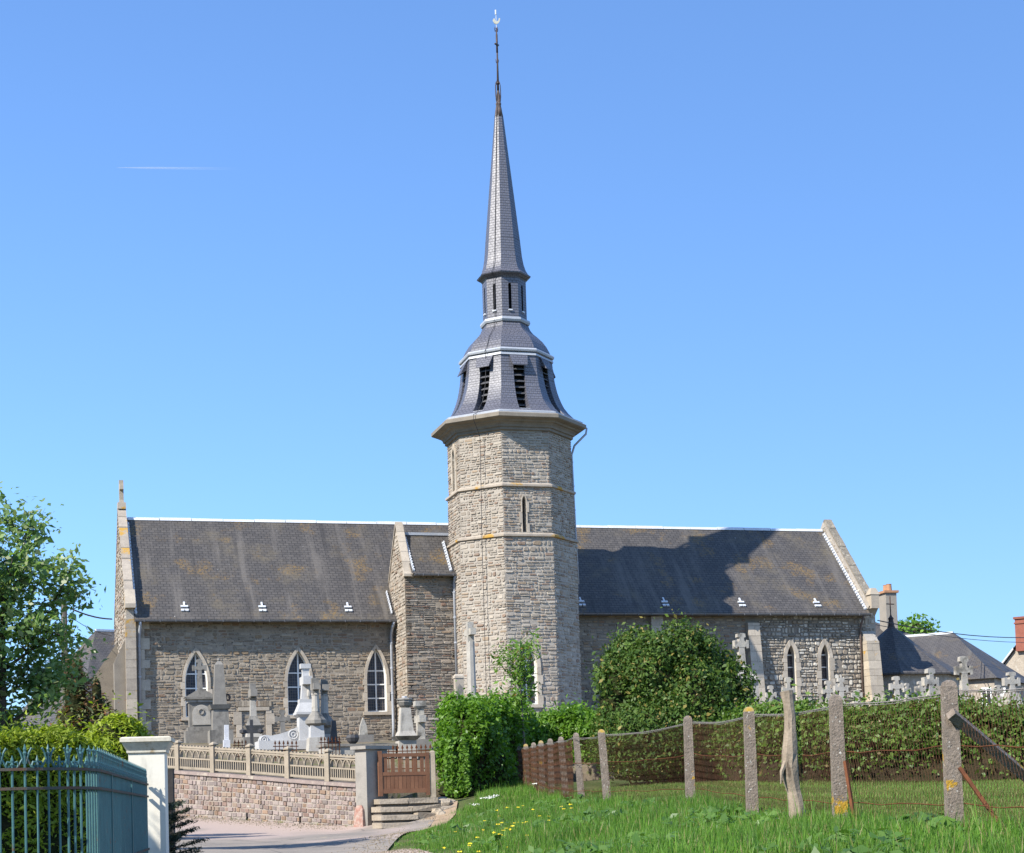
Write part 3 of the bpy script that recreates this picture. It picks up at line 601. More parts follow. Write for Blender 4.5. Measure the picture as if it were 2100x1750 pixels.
pipe([(-4.05, 1.36, 8.42), (-4.1, 1.5, 8.2), (-4.1, 1.72, 7.95), (-4.1, 1.74, 4.6), (-4.13, 1.70, 4.0)], .055, Mt['zinc_pipe'])
pipe([(-2.12, -.33, 9.9), (-2.12, -.2, 9.75), (-2.12, -.12, 9.6), (-2.12, -.12, 6.3)], .058, Mt['zinc_pipe']); pipe([(-2.12, -.12, 6.3), (-2.12, -.12, 3.9)], .06, Mt['rustpipe'])
pipe([(15.12, 1.66, 8.7), (15.12, 1.9, 8.4), (15.12, 2.0, 8.2), (15.12, 2.0, 4.2)], .04, Mt['rustpipe'])
# white roof vents in a row above the eaves
def vent(u, dz):
    z = dz; v = VR-(ZR-z)/mS; mb = MB(); k = math.cos(math.atan(mS)); sl_ = math.sin(math.atan(mS))
    def pt(a, s_, o): return (u+a, v+s_*k-o*sl_, z+s_*sl_+o*k)
    def pl(a0, a1, s0, s1, o=.05): 
        q = [pt(a0, s0, .01), pt(a1, s0, .01), pt(a1, s1, .01), pt(a0, s1, .01)]; n_ = Vector((0, -sl_, k))*o
        mb.prism(q, n_)
    pl(-.13, -.02, -.18, -.08); pl(.02, .13, -.18, -.08); pl(-.13, .13, -.08, -.05, .02); pl(-.13, .13, .04, .12); pl(-.03, .03, .12, .32)
    return mb.build('roof_vent', Mt['zinc'], church)
for u in (-11.57, -8.8, -5.66): vent(u, 8.93)
for u in (3.42, 6.83, 10.04, 13.29): vent(u, 9.2)
# stepped white flashing along the gables
def flashing(u, du, v0, z0, v1, z1, n, mat=None):
    mb = MB()
    for i in range(n):
        t0, t1 = i/n, (i+.55)/n; a = (v0+(v1-v0)*t0, z0+(z1-z0)*t0); b_ = (v0+(v1-v0)*t1, z0+(z1-z0)*t1)
        mb.prism([(u, a[0], a[1]), (u+du, a[0], a[1]), (u+du, b_[0], b_[1]), (u, b_[0], b_[1])], (0, -.02, .05))
    dv = .035 if du < 0 else -.035
    mb.prism([(u-dv, v0, z0), (u, v0, z0), (u, v1, z1), (u-dv, v1, z1)], (0, -.02, .05))
    mb.build('flashing', mat or Mt['zinc'], church)
zr = lambda v: ZR-mS*(VR-v)
flashing(15.37, -.12, 1.85, zr(1.85)+.01, VR-.2, zr(VR-.2)+.01, 30); flashing(-13.33, .09, 1.6, zr(1.6)+.01, VR-.2, zr(VR-.2)+.01, 28)
flashing(BU0+.26, .07, -.2, 10.06, 1.1, 11.5, 13); flashing(-2.2, -.1, -.2, 10.06, .9, 11.3, 11); flashing(BU0-.13, -.06, 1.6, zr(1.6)+.02, 2.5, zr(2.5)+.02, 9)
# ---- windows
def window(fr, o, mat_s, rows, depth=.2, bars=True, vert=True, blocks=True, wfr=True, parent=None):
    mb = MB(); N = 9
    zs = [o.z0, o.zs] + [o.zs+(o.zt-o.zs)*(1-(1-k/N)**1.6) for k in range(1, N+1)]
    right = [(o.uc+o.f(z), z) for z in zs]; left = [(o.uc-o.f(z), z) for z in zs]; loop = right + left[::-1][1:]
    n = len(loop)
    root = MB(); root.add([fr(u, z, .03) for u, z in loop]+[fr(u, z, -depth-.03) for u, z in loop], [(i, i+n, (i+1) % n+n, (i+1) % n) for i in range(n)])
    W = root.build('window', Mt['reveal'], parent or church)
    if wfr:                                                            # white outer frame ring
        m_ = MB(); t = .045; gi = arch_hw(max(.02, o.hw-t), o.zs, o.zt-t*1.3)
        zi = [o.z0+t, o.zs] + [o.zs+(o.zt-t*1.3-o.zs)*(1-(1-k/N)**1.6) for k in range(1, N+1)]
        ri = [(o.uc+gi(z), z) for z in zi]; li = [(o.uc-gi(z), z) for z in zi]; lp = ri+li[::-1][1:]
        m_.add([fr(u, z, -depth+.05) for u, z in loop]+[fr(u, z, -depth+.05) for u, z in lp]+[fr(u, z, -depth) for u, z in lp], [(i, (i+1) % n, (i+1) % n+n, i+n) for i in range(n)]+[(i+n, (i+1) % n+n, (i+1) % n+2*n, i+2*n) for i in range(n)])
        m_.build('frame', Mt['white'], W)
    zb = [o.z0+(o.zs+.28*(o.zt-o.zs)-o.z0)*k/(rows-1) for k in range(rows)]+[o.zt] if rows > 1 else [o.z0, o.zt]
    for k in range(len(zb)-1):
        for sd in ((-1, 1) if vert else (0,)):
            P = []; zz = np.linspace(zb[k]+.012, zb[k+1]-.012, 2 if zb[k+1] <= o.zs else 8)
            if sd == 0: P = [(o.uc+o.f(z), z) for z in zz]+[(o.uc-o.f(z), z) for z in zz[::-1]]
            else: P = [(o.uc+sd*.012, z) for z in zz]+[(o.uc+sd*max(.013, o.f(z)), z) for z in zz[::-1]]
            m_ = MB(); m_.add([fr(u, z, -depth-.005) for u, z in (P if sd <= 0 else P[::-1])], [tuple(range(len(P)))]); m_.build('pane', Mt['glass'], W)
        if bars and k > 0:
            h = o.f(zb[k]); m_ = MB(); m_.prism([fr(o.uc-h, zb[k]-.022, -depth), fr(o.uc+h, zb[k]-.022, -depth), fr(o.uc+h, zb[k]+.022, -depth), fr(o.uc-h, zb[k]+.022, -depth)], fr.n*.035); m_.build('glazing_bar', Mt['white'], W)
    if vert and bars:
        m_ = MB(); m_.prism([fr(o.uc-.025, o.z0, -depth+.002), fr(o.uc+.025, o.z0, -depth+.002), fr(o.uc+.025, o.zt-.05, -depth+.002), fr(o.uc-.025, o.zt-.05, -depth+.002)], fr.n*.045); m_.build('mullion', Mt['white'], W)
    if blocks:
        z = o.z0; k = 0; m0 = o.mar
        while z < o.zs-.05:
            h = min(.33+.06*math.sin(k*1.7+o.uc), o.zs-z)
            if o.zs-z-h < .12: h = o.zs-z
            for sd in (-1, 1):
                wd = m0 + (.06 if (k+(sd > 0)) % 2 else 0.0); a, b_ = o.uc+sd*o.hw, o.uc+sd*(o.hw+wd)
                q = [fr(a, z+.005, -.03), fr(b_, z+.005, -.03), fr(b_, z+h-.005, -.03), fr(a, z+h-.005, -.03)]
                m_ = MB(); m_.prism(q if sd > 0 else q[::-1], fr.n*(.075+.012*random.random())); m_.build('surround_stone', mat_s, W)
            z += h; k += 1
        nv = 5
        for sd in (-1, 1):
            for i in range(nv):
                pts = []
                for t in (i/nv, (i+.5)/nv, (i+1)/nv):
                    zi = o.zs+(o.zt-o.zs)*(1-(1-t)**1.6); zo = o.zs+(o.zt+m0*1.6-o.zs)*(1-(1-t)**1.6); pts.append(((o.uc+sd*o.f(zi), zi), (o.uc+sd*o.g(zo), zo)))
                if i == nv-1: pts[-1] = ((o.uc+sd*.004, o.zt), (o.uc+sd*.004, o.zt+m0*1.6))
                poly = [p[0] for p in pts]+[p[1] for p in pts[::-1]]; q = [fr(u, z, -.03) for u, z in poly]
                m_ = MB(); m_.prism(q[::-1] if sd > 0 else q, fr.n*(.078+.01*random.random())); m_.build('surround_stone', mat_s, W)
    m_ = MB(); m_.prism([fr(o.uc-o.hw-.16, o.z0-.12, -.05), fr(o.uc+o.hw+.16, o.z0-.12, -.05), fr(o.uc+o.hw+.16, o.z0+.0, -.05), fr(o.uc-o.hw-.16, o.z0+.0, -.05)], fr.n*.13); m_.build('sill', mat_s, W)
    return W
for o in NW: window(fs, o, Mt['ashlar'], 4)
for o in CWN: window(fc, o, Mt['ashlar'], 5, .3, vert=False, wfr=False)
# blocked doorway under the nave windows
mb = MB(); mb.box((-9.62, VS-.0, 3.5), (-8.76, VS+.02, 5.35)); dw = mb.build('blocked_doorway', Mt['mortar'], church)
fill(Fr((0, VS+.0, 0), (1, 0, 0), (0, -1, 0)), -9.6, -8.78, 3.5, 5.3, [], (.1, .18), (.18, .4), 'nave', 0, (.005, .015))
for sd, a, b_ in ((-1, -9.83, -9.62), (1, -8.76, -8.55)):
    z = 3.5; k = 0
    while z < 5.2:
        h = min(.42+.07*math.sin(k*2+a), 5.25-z); e = .1 if k % 2 else 0
        MB().box((a-(e if sd < 0 else 0)+.004, VS-.055, z+.004), (b_+(e if sd > 0 else 0)-.004, VS, z+h-.004)).build('jamb_stone', Mt['ashlar'], dw); z += h; k += 1
MB().box((-9.75, VS-.07, 5.25), (-8.63, VS, 5.38)).build('lintel', Mt['ashlar'], dw)
for k in range(13):
    x = -9.82+k*.098; MB().box((x+.004, VS-.05, 5.40), (x+.094, VS, 5.60)).build('arch_brick', Mt['rub_nave'], dw)
# quoins of the south-west corner
z = 3.5; k = 0
while z < 8.5:
    h = min(.36+.06*math.sin(k*1.9), 8.6-z); wd = .48 if k % 2 else .30
    MB().box((-13.66, VS-.33, z+.004), (-13.30, VS-.05, z+h-.004)).build('quoin', Mt['ashlar_lich'] if k < 6 else Mt['stringc'], church)
    MB().box((-13.29, VS-.06, z+.004), (-13.29+wd, VS, z+h-.004)).build('quoin', Mt['ashlar'], church); z += h; k += 1

# ---- tower
def octR(z): return 2.40 if z < 11.05 else 2.34 if z < 12.85 else 2.30
C8 = math.cos(PI/8)
TWIN = Open(-.2, .36, 5.1, 6.4, 7.35, .13); SLIT = Open(-.13, .075, 11.2, 12.3, 12.5, .04)
tb = MB(); face_ang = [math.radians(a) for a in (-90, -135, 180, -45, 0, 45, 90, 135)]
WWIN = Open(.12, .2, 12.98, 14.15, 14.55, .12)
for i, th in enumerate(face_ang):
    n_ = Vector((math.cos(th), math.sin(th), 0)); a_ = Vector((-math.sin(th), math.cos(th), 0))
    for z0, z1 in ((3.4, 11.05), (11.05, 12.85), (12.85, 15.0)):
        R = octR((z0+z1)/2); rin = R*C8; hw = R*math.sin(PI/8)
        fr = Fr(Vector((TU, 0, 0))+n_*(rin-.025), a_, n_)
        ops = [o for k_, o in ((0, TWIN), (0, SLIT), (2, WWIN)) if k_ == i and z0-.2 < o.z0 < z1]
        backing(tb, fr, -hw, hw, z0, z1, ops)
        if i < 5:
            lo = z0+.1 if z0 < 4 else z0+.06
            hh, ww = ((.07, .165), (.10, .38)) if z0 < 11 else ((.06, .125), (.11, .32))
            fill(fr, -hw, hw, lo, z1-.02, ops, hh, ww, 'tower', 2, (.010, .036))
        for o in ops:
            window(fr, o, Mt['ashlar'], 4 if o is TWIN else 1, .22 if o is not SLIT else .3, bars=o is TWIN, vert=o is TWIN, wfr=o is TWIN)
PART['tower'] = tb.build('tower_wall', Mt['mortar'], church)
P8 = PI/8
def ring8(name, prof, mat, par=church): return MB().lathe(prof, 8, (TU, 0), P8).build(name, mat, par)
ring8('string_course', [(2.36, 11.02), (2.46, 11.05), (2.46, 11.12), (2.36, 11.18)], Mt['stringc']); ring8('string_course', [(2.3, 12.80), (2.41, 12.84), (2.41, 12.91), (2.3, 12.97)], Mt['stringc'])
corn = ring8('cornice', [(2.28, 14.84), (2.37, 14.86), (2.37, 14.95), (2.43, 14.96), (2.45, 15.03), (2.52, 15.10), (2.60, 15.12), (2.64, 15.17), (2.82, 15.21), (2.87, 15.24), (2.87, 15.36), (2.80, 15.40), (2.3, 15.42)], Mt['cornice'])
ring8('lead_apron', [(2.74, 15.40), (2.74, 15.47), (2.58, 15.53), (2.2, 15.55)], Mt['zinc_pipe'], corn)
# flared belfry roof with louvred openings
FL = [(15.50, 2.56), (15.72, 2.30), (16.0, 2.09), (16.3, 1.945), (16.65, 1.835), (17.0, 1.765), (17.35, 1.72), (17.75, 1.69)]
belf = MB()
def rad(z): return float(np.interp(z, [q[0] for q in FL], [q[1] for q in FL]))
SW = .205
slots = []
for th in [math.radians(-90+45*k) for k in range(8)]:
    n_ = Vector((math.cos(th), math.sin(th), 0)); a_ = Vector((-math.sin(th), math.cos(th), 0)); fr = Fr((TU, 0, 0), a_, n_)
    zs = [15.50, 15.62]+[15.62+k*(17.4-15.62)/9 for k in range(1, 10)]+[17.75]
    for za, zb in zip(zs[:-1], zs[1:]):
        ra, rb = rad(za), rad(zb); ha, hb = ra*math.sin(P8), rb*math.sin(P8); fa, fb_ = ra*C8, rb*C8
        if za >= 15.61 and zb <= 17.41:
            for sd in (-1, 1):
                q = [fr(sd*SW, za, fa), fr(sd*ha, za, fa), fr(sd*hb, zb, fb_), fr(sd*SW, zb, fb_)]; belf.add(q if sd > 0 else q[::-1], [(0, 1, 2, 3)])
                q = [fr(sd*SW, za, fa), fr(sd*SW, zb, fb_), fr(sd*SW, zb, 1.38), fr(sd*SW, za, 1.38)]; belf.add(q if sd > 0 else q[::-1], [(0, 1, 2, 3)])
        else:
            belf.add([fr(-ha, za, fa), fr(ha, za, fa), fr(hb, zb, fb_), fr(-hb, zb, fb_)], [(0, 1, 2, 3)])
    slots.append(fr)
BR = belf.build('belfry_roof', Mt['slate_spire'], church)
for fr in slots:
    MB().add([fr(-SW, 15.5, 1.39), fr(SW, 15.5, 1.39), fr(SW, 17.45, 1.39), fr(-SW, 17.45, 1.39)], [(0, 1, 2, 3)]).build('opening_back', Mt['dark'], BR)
    for k in range(7):
        z = 15.85+k*.22; MB().prism([fr(-SW+.003, z, 1.62), fr(SW-.003, z, 1.62), fr(SW-.003, z+.10, 1.45), fr(-SW+.003, z+.10, 1.45)], (0, 0, .025)).build('louvre', Mt['louvre'], BR)
    m_ = MB(); m_.prism([fr(-SW-.005, 15.61, 2.20), fr(SW+.005, 15.61, 2.20), fr(SW-.02, 15.72, 1.7), fr(-SW+.02, 15.72, 1.7)], (0, 0, .03)); m_.build('opening_sill', Mt['zinc'], BR)
    m_ = MB(); m_.add([fr(-.34, 17.72, 1.60), fr(.34, 17.72, 1.60), fr(.27, 17.32, 1.80), fr(-.27, 17.32, 1.80), fr(-.27, 17.29, 1.80), fr(.27, 17.29, 1.80), fr(.27, 17.45, 1.56), fr(-.27, 17.45, 1.56)],
                      [(3, 2, 1, 0), (4, 5, 2, 3), (4, 7, 6, 5), (0, 7, 4, 3), (2, 5, 6, 1)]); m_.build('hood', Mt['slate_spire'], BR)
ring8('lead_roll', [(1.66, 17.72), (1.74, 17.72), (1.72, 17.80), (1.66, 17.84)], Mt['zinc_pipe']); ring8('lead_roll', [(1.6, 17.84), (1.76, 17.86), (1.78, 17.92), (1.74, 17.98), (1.55, 18.0)], Mt['zinc_pipe'])
ring8('dome_roof', [(1.66, 17.97), (1.60, 18.12), (1.50, 18.32), (1.36, 18.52), (1.18, 18.70), (1.02, 18.84), (.92, 18.98), (.865, 19.12), (.84, 19.25)], Mt['slate_spire'])
ring8('lead_roll', [(.82, 19.16), (.90, 19.17), (.935, 19.24), (.92, 19.32), (.80, 19.36)], Mt['zinc_pipe'])
# lantern with slots
lan = MB(); LR0, LR1 = .80, .82; LS = Open(0, .055, 19.62, 20.52, 20.62, .01)
lfr = []
for th in [math.radians(-90+45*k) for k in range(8)]:
    n_ = Vector((math.cos(th), math.sin(th), 0)); a_ = Vector((-math.sin(th), math.cos(th), 0)); fr = Fr(Vector((TU, 0, 0))+n_*(.81*C8), a_, n_)
    backing(lan, fr, -.81*math.sin(P8), .81*math.sin(P8), 19.3, 20.95, [LS], .05); lfr.append(fr)
LN = lan.build('lantern', Mt['slate_spire'], church)
for fr in lfr:
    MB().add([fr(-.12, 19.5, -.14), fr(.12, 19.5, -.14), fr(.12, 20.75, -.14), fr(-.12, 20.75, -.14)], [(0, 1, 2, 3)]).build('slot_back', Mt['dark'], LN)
    MB().prism([fr(-.085, 19.57, .0), fr(.085, 19.57, .0), fr(.065, 19.62, 0), fr(-.065, 19.62, 0)], fr.n*.05).build('slot_sill', Mt['zinc'], LN)
ring8('spire_eaves', [(.80, 20.80), (.84, 20.86), (.99, 20.95), (1.0, 20.99), (.9, 21.0)], Mt['slate_spire'])
ring8('spire', [(1.01, 20.985), (.90, 21.08), (.82, 21.22), (.75, 21.45), (.70, 21.75), (.645, 22.35), (.165, 27.05), (.11, 27.35)], Mt['slate_spire'])
# finial: lead cap, iron cross, weathercock
capm = MB().lathe([(.165, 27.05), (.12, 27.35), (.09, 27.5), (.105, 27.53), (.105, 27.58), (.08, 27.6), (.10, 27.72), (.08, 27.85), (.035, 28.1), (.02, 28.4)], 10, (TU, 0)).build('lead_cap', Mt['rustpipe'], church, smooth=True)
fin = MB().tube([(TU, 0, 28.0), (TU+.01, 0, 29.2), (TU+.01, 0, 30.45)], [.045, .032, .024], 8)
for sd in (-1, 1):
    for ax_ in ((.9, .4), (-.4, .9)):
        pts = [(TU+sd*ax_[0]*r, sd*ax_[1]*r, z) for r, z in ((.06, 28.42), (.12, 28.3), (.13, 28.1), (.13, 27.85), (.11, 27.68), (.05, 27.55))]; fin.tube(pts, .010, 5)
        fin.tube([(TU+sd*ax_[0]*r, sd*ax_[1]*r, z) for r, z in ((.02, 29.1), (.06, 29.16), (.07, 29.24))], .009, 5)
        fin.tube([(TU+sd*ax_[0]*r, sd*ax_[1]*r, z) for r, z in ((.01, 30.35), (.07, 30.32), (.08, 30.42), (.05, 30.48))], .009, 5)
dv_ = Vector((.38, .92, 0))
fin.tube([Vector((TU, 0, 29.62))-dv_*.5, Vector((TU, 0, 30.06))+dv_*.5-Vector((0, 0, .05))], [.035, .04], 6); fin.tube([Vector((TU+.01, 0, 29.5)), Vector((TU+.01, 0, 30.2))], .038, 6)
fin.lathe([(.06, 28.3), (.075, 28.34), (.06, 28.38)], 8, (TU, 0)); FN = fin.build('iron_cross', Mt['iron'], church, smooth=True)
ck = MB(); pr = [(-.17, .02), (-.12, -.06), (-.03, -.09), (.06, -.05), (.13, .04), (.17, .18), (.12, .22), (.07, .09), (.0, .04), (-.07, .07), (-.10, .17), (-.15, .17), (-.19, .09)]
ck.prism([(TU+.03+a*.8, .02*0-.015, 30.66+b_*.8) for a, b_ in pr], (0, .03, 0)); ck.build('weathercock', Mt['gilt'], church)
MB().tube([(TU+.01, 0, 30.45), (TU+.01, 0, 30.98)], .012, 6).tube([(TU, 0, 30.95), (TU, 0, 31.13)], .03, 6).build('lightning_rod', Mt['zinc'], church)
# conductor cable down the tower, and the cornice spout
ca = math.radians(-112.5-20)
cpts = []
for z, r in ((28.0, .1), (27.0, .19), (22.3, .655), (21.2, .84), (21.0, 1.03), (20.8, .86), (19.3, .84), (19.2, .96), (19.0, .93), (18.5, 1.4), (18.0, 1.68), (17.9, 1.8), (17.5, 1.73), (16.6, 1.87), (16.0, 2.12), (15.5, 2.6), (15.38, 2.90), (15.2, 2.9), (14.7, 2.42), (13, 2.44), (11, 2.5), (8, 2.5), (4.2, 2.5)):
    cpts.append((TU+r*math.cos(ca)*.945, r*math.sin(ca)*.945, z))
MB().tube(cpts, .011, 5).build('conductor_cable', Mt['cable'], church)
sa = math.radians(0); ex = Vector((math.cos(sa), math.sin(sa), 0))
pipe([Vector((TU, -.35, 15.45))+ex*2.55, Vector((TU, -.35, 15.50))+ex*2.78, Vector((TU, -.35, 15.40))+ex*2.92, Vector((TU, -.35, 15.2))+ex*2.88, Vector((TU, -.35, 14.75))+ex*2.42, Vector((TU, -.35, 14.4))+ex*2.3, Vector((TU, -.35, 11.2))+ex*2.36, Vector((TU, -.35, 9.6))+ex*2.40], .04, Mt['zinc_pipe'])
# ---- eastern sacristy with a pointed slate roof
sc = (18.3, 5.3); SR = 2.95
MB().lathe([(SR-.25, 3.4), (SR-.25, 6.55)], 8, sc, P8).build('sacristy_wall', Mt['housewall'], church)
MB().lathe([(SR, 6.42), (SR, 6.5), (SR*.5, 7.5), (.16, 8.6), (.08, 8.75)], 8, sc, P8).build('sacristy_roof', Mt['slate_house'], church)
m_ = MB(); m_.lathe([(.2, 8.5), (.14, 8.7), (.10, 8.95), (.13, 9.0), (.05, 9.1), (.02, 9.2)], 8, sc); m_.tube([(sc[0], sc[1], 9.1), (sc[0], sc[1], 9.95)], .028, 6); m_.tube([(sc[0]-.2, sc[1]-.05, 9.62), (sc[0]+.2, sc[1]+.05, 9.62)], .024, 6); m_.build('sacristy_cross', Mt['iron'], church)
# ---- hand out the wall stones: the 300 largest in view each on its own, the rest as one part
STONES.sort(key=lambda q: -q[0]*(0 if q[1] in ('west', 'east') else 1))
SM = [Mt['rub_nave'], Mt['rub_block'], Mt['rub_tower'], Mt['rub_chan']]
for ar, key, vts, mi in STONES[:300]:
    MB().add(vts, STONE_F).build('stone', SM[mi], PART[key], uv=False)
rb = MB()
for ar, key, vts, mi in STONES[300:]: rb.add(vts, STONE_F, mi)
tag(rb.build('rubble_stones', SM, church, uv=False), kind='stuff')
# ================================================================== ROAD WALL, OPENWORK FENCE, GATE, STEPS
W0 = Vector((WB[0].x, WB[0].y, 0)); WROT = math.atan2(-WDIR.y, -WDIR.x)      # local x runs to the right along the wall, y into the churchyard
def Wl(p): d = Vector((p.x, p.y, 0))-W0; return d.dot(-WDIR), d.dot(-WNOR)
wall = thing('churchyard_wall', (W0.x, W0.y, 0), 'low wall of pink and buff stone blocks with dark coping beside the road', 'wall', WROT)
LW = 10.4
sb = [-( Vector((p.x,p.y,0))-W0).length for p in WB]; zb_ = [p.z for p in WB]; zt_ = [p.z for p in WT]
def wb(x): return float(np.interp(-x, [-q for q in sb], zb_)) + max(0, -x+sb[-1])*.06
def wt(x): return float(np.interp(-x, [-q for q in sb], zt_)) + max(0, -x+sb[-1])*.075
mb = MB(); n = 40
for i in range(n):
    x0, x1 = -LW+LW*i/n, -LW+LW*(i+1)/n
    mb.add([(x0, 0, wb(x0)-.3), (x1, 0, wb(x1)-.3), (x1, 0, wt(x1)-.06), (x0, 0, wt(x0)-.06), (x0, .34, wb(x0)-.3), (x1, .34, wb(x1)-.3), (x1, .34, wt(x1)-.06), (x0, .34, wt(x0)-.06)], [(0,1,2,3),(3,2,6,7),(5,4,7,6)]+([(4,0,3,7)] if i == 0 else [])+([(1,5,6,2)] if i == n-1 else []))
mb.build('wall_core', Mt['brickmortar'], wall)
x = 0.0; k = 0
while x > -LW+.05:
    L_ = 1.05+.25*math.sin(k*1.3); x1 = max(-LW, x-L_); a, b = x1+.004, x-.004
    m_ = MB(); m_.add([(a,-.06,wt(a)-.065),(b,-.06,wt(b)-.065),(b,.4,wt(b)-.065),(a,.4,wt(a)-.065),(a,-.05,wt(a)+.01),(b,-.05,wt(b)+.01),(b,.4,wt(b)+.02),(a,.4,wt(a)+.02)], [(0,3,2,1),(4,5,6,7),(0,1,5,4),(1,2,6,5),(2,3,7,6),(3,0,4,7)]); m_.build('coping_stone', Mt['coping'], wall); x = x1; k += 1
bricks = []; ROWS = 9
for r in range(ROWS):
    t0, t1 = r/ROWS, (r+1)/ROWS; x = -random.uniform(0, .08)
    while x > -LW+.1:
        wd = random.uniform(.09, .22); a, b = x-wd, x
        def zz(xx, t): lo, hi = wb(xx)-.04, wt(xx)-.07; return lo+(hi-lo)*(t+.006*math.sin(xx*5+r*2))
        g = .007; q = [(a+g, zz(a, t0)+g), (b-g, zz(b, t0)+g), (b-g, zz(b, t1)-g), (a+g, zz(a, t1)-g)]; d = random.uniform(.008, .03); e = .012
        j = lambda: random.uniform(-.006, .006)
        V_ = [(u+j(), .01, z+j()) for u, z in q] + [(q[0][0]+e, -d+j(), q[0][1]+e), (q[1][0]-e, -d+j(), q[1][1]+e), (q[2][0]-e, -d+j(), q[2][1]-e), (q[3][0]+e, -d+j(), q[3][1]-e)]
        bricks.append((-x, V_)); x -= wd
bricks.sort(key=lambda q: abs(q[0]-2.9)); BF = [(4,5,6,7),(0,1,5,4),(1,2,6,5),(2,3,7,6),(3,0,4,7)]
for q in bricks[:300]: MB().add(q[1], BF).build('brick', Mt['brick'], wall, uv=False)
mb = MB()
for q in bricks[300:]: mb.add(q[1], BF)
tag(mb.build('brickwork', Mt['brick'], wall, uv=False), kind='stuff')
for xx in (-1.95, -3.85): MB().box((xx, -.036, wb(xx)+.02), (xx+.03, .0, wb(xx)+.2)).build('weep_hole', Mt['dark'], wall)  # near-black blocks on the wall face, the holes' shade as colour
# openwork fence
fen = thing('openwork_fence', (W0.x, W0.y, 0), 'low openwork fence of buff cast panels with pointed arches on the road wall', 'fence', WROT)
FX = sorted([0.0] + [ -(Vector((p.x, p.y, 0))-W0).length for p in WT[1:]] + [sb[-1]-1.3, sb[-1]-2.6, sb[-1]-3.9])
FY = .2
for x in FX[:-1]:
    z = wt(x); m_ = MB(); m_.box((x-.075, FY-.075, z-.02), (x+.075, FY+.075, z+.66)); m_.fru(x, FY, z+.66, z+.70, .05, .05, .045, .045); m_.fru(x, FY, z+.70, z+.73, .085, .085, .085, .085); m_.fru(x, FY, z+.73, z+.78, .08, .08, .02, .02); m_.build('post', Mt['castfence'], fen)
def panel(xa, xb):
    mb = MB(); za, zb2 = wt(xa)+.06, wt(xb)+.06; L_ = xb-xa; n = max(2, round(L_/.235)); Z = lambda x, h: za+(zb2-za)*(x-xa)/L_+h
    def bar(x0, h0, x1, h1, w_, dy=.028):
        d = Vector((x1-x0, 0, h1-h0)); nn = Vector((-d.z, 0, d.x)).normalized()*w_/2
        q = [(x0+nn.x, FY-dy, Z(x0, h0)+nn.z), (x0-nn.x, FY-dy, Z(x0, h0)-nn.z), (x1-nn.x, FY-dy, Z(x1, h1)-nn.z), (x1+nn.x, FY-dy, Z(x1, h1)+nn.z)]
        mb.prism(q, (0, 2*dy, 0))
    bar(xa, .03, xb, .03, .055, .034); bar(xa, .27, xb, .27, .035); bar(xa, .495, xb, .495, .035); bar(xa, .555, xb, .555, .045, .032)
    for i in range(n*3): x = xa+L_*(i+.5)/(n*3); bar(x, .05, x, .26, .027, .024)
    cw = L_/n
    for i in range(n):
        x0 = xa+cw*i
        for sd in (0, 1):
            prev = None
            for k in range(5):
                t = k/4; h = .28+.2*math.sin(t*PI/2); dx = cw*.5*(1-math.cos(t*PI/2)); x = x0+dx if sd == 0 else x0+cw-dx
                if prev: bar(prev[0], prev[1], x, h, .021, .022)
                prev = (x, h)
        bar(x0+cw/2, .47, x0+cw/2, .5, .03, .022)
        for q in (0.25, .75): mb.box((x0+cw*q-.03, FY-.028, Z(x0+cw*q, .575)), (x0+cw*q+.03, FY+.028, Z(x0+cw*q, .60)))
    return mb.build('panel', Mt['castfence'], fen)
for a, b in zip(FX[:-1], FX[1:]): panel(a+.066, b-.066 if b < -.01 else b-.0)
# rendered gate pier at the end of the wall
pier = thing('gate_pier', (W0.x, W0.y, wb(0)-.1), 'grey rendered gate pier with flat cap stone at the end of the pink wall', 'pier', WROT)
H_ = at(745, 1537, 38.6).z-wb(0)+.1
m_ = MB(); m_.box((0.0, -.05, 0), (.36, .62, H_)); m_.build('shaft', Mt['render'], pier)
MB().box((-.07, -.13, H_), (.43, .7, H_+.075)).build('cap_stone', Mt['render'], pier)
m_ = MB(); m_.add([(-.03,-.14,0),(.30,-.14,0),(.30,-.05,0),(-.03,-.05,0),(.0,-.11,.5),(.26,-.11,.52),(.26,-.055,.52),(.0,-.055,.5),(.05,-.08,.62),(.2,-.08,.62),(.2,-.055,.62),(.05,-.055,.62)], [(0,1,5,4),(1,2,6,5),(3,0,4,7),(4,5,9,8),(5,6,10,9),(7,4,8,11),(8,9,10,11)]); m_.build('foot_stone', Mt['pinkstone'], pier)
# wooden gate
GL, GR = at(777, 1637, 38.62), at(882, 1636, 39.05); gd = Vector((GR.x-GL.x, GR.y-GL.y, 0)); GW = gd.length; grot = math.atan2(gd.y, gd.x)
gate = thing('wooden_gate', (GL.x, GL.y, GL.z), 'brown wooden gate with open slats above and boards below at the top of the steps', 'gate', grot)
GH = at(830, 1545, 38.85).z-GL.z
for x in (0.0, GW-.09): MB().box((x, -.03, .04), (x+.09, .04, GH+(.06 if x == 0 else .01))).build('stile', Mt['gatewood'], gate)
for z0, z1 in ((GH-.08, GH-.0), (.50, .58), (.10, .20)): MB().box((.09, -.025, z0), (GW-.09, .035, z1)).build('rail', Mt['gatewood'], gate)
for k in range(6):
    x = .09+(GW-.18)*(k+.5)/6; MB().box((x-.042, -.012, .58), (x+.042, .018, GH-.08)).build('slat', Mt['gatewood'], gate)
for k in range(11):
    x = .09+(GW-.18)*k/11; MB().box((x+.004, -.016, .20), (x+(GW-.18)/11-.004, .018, .50)).build('board', Mt['gatewood'], gate)
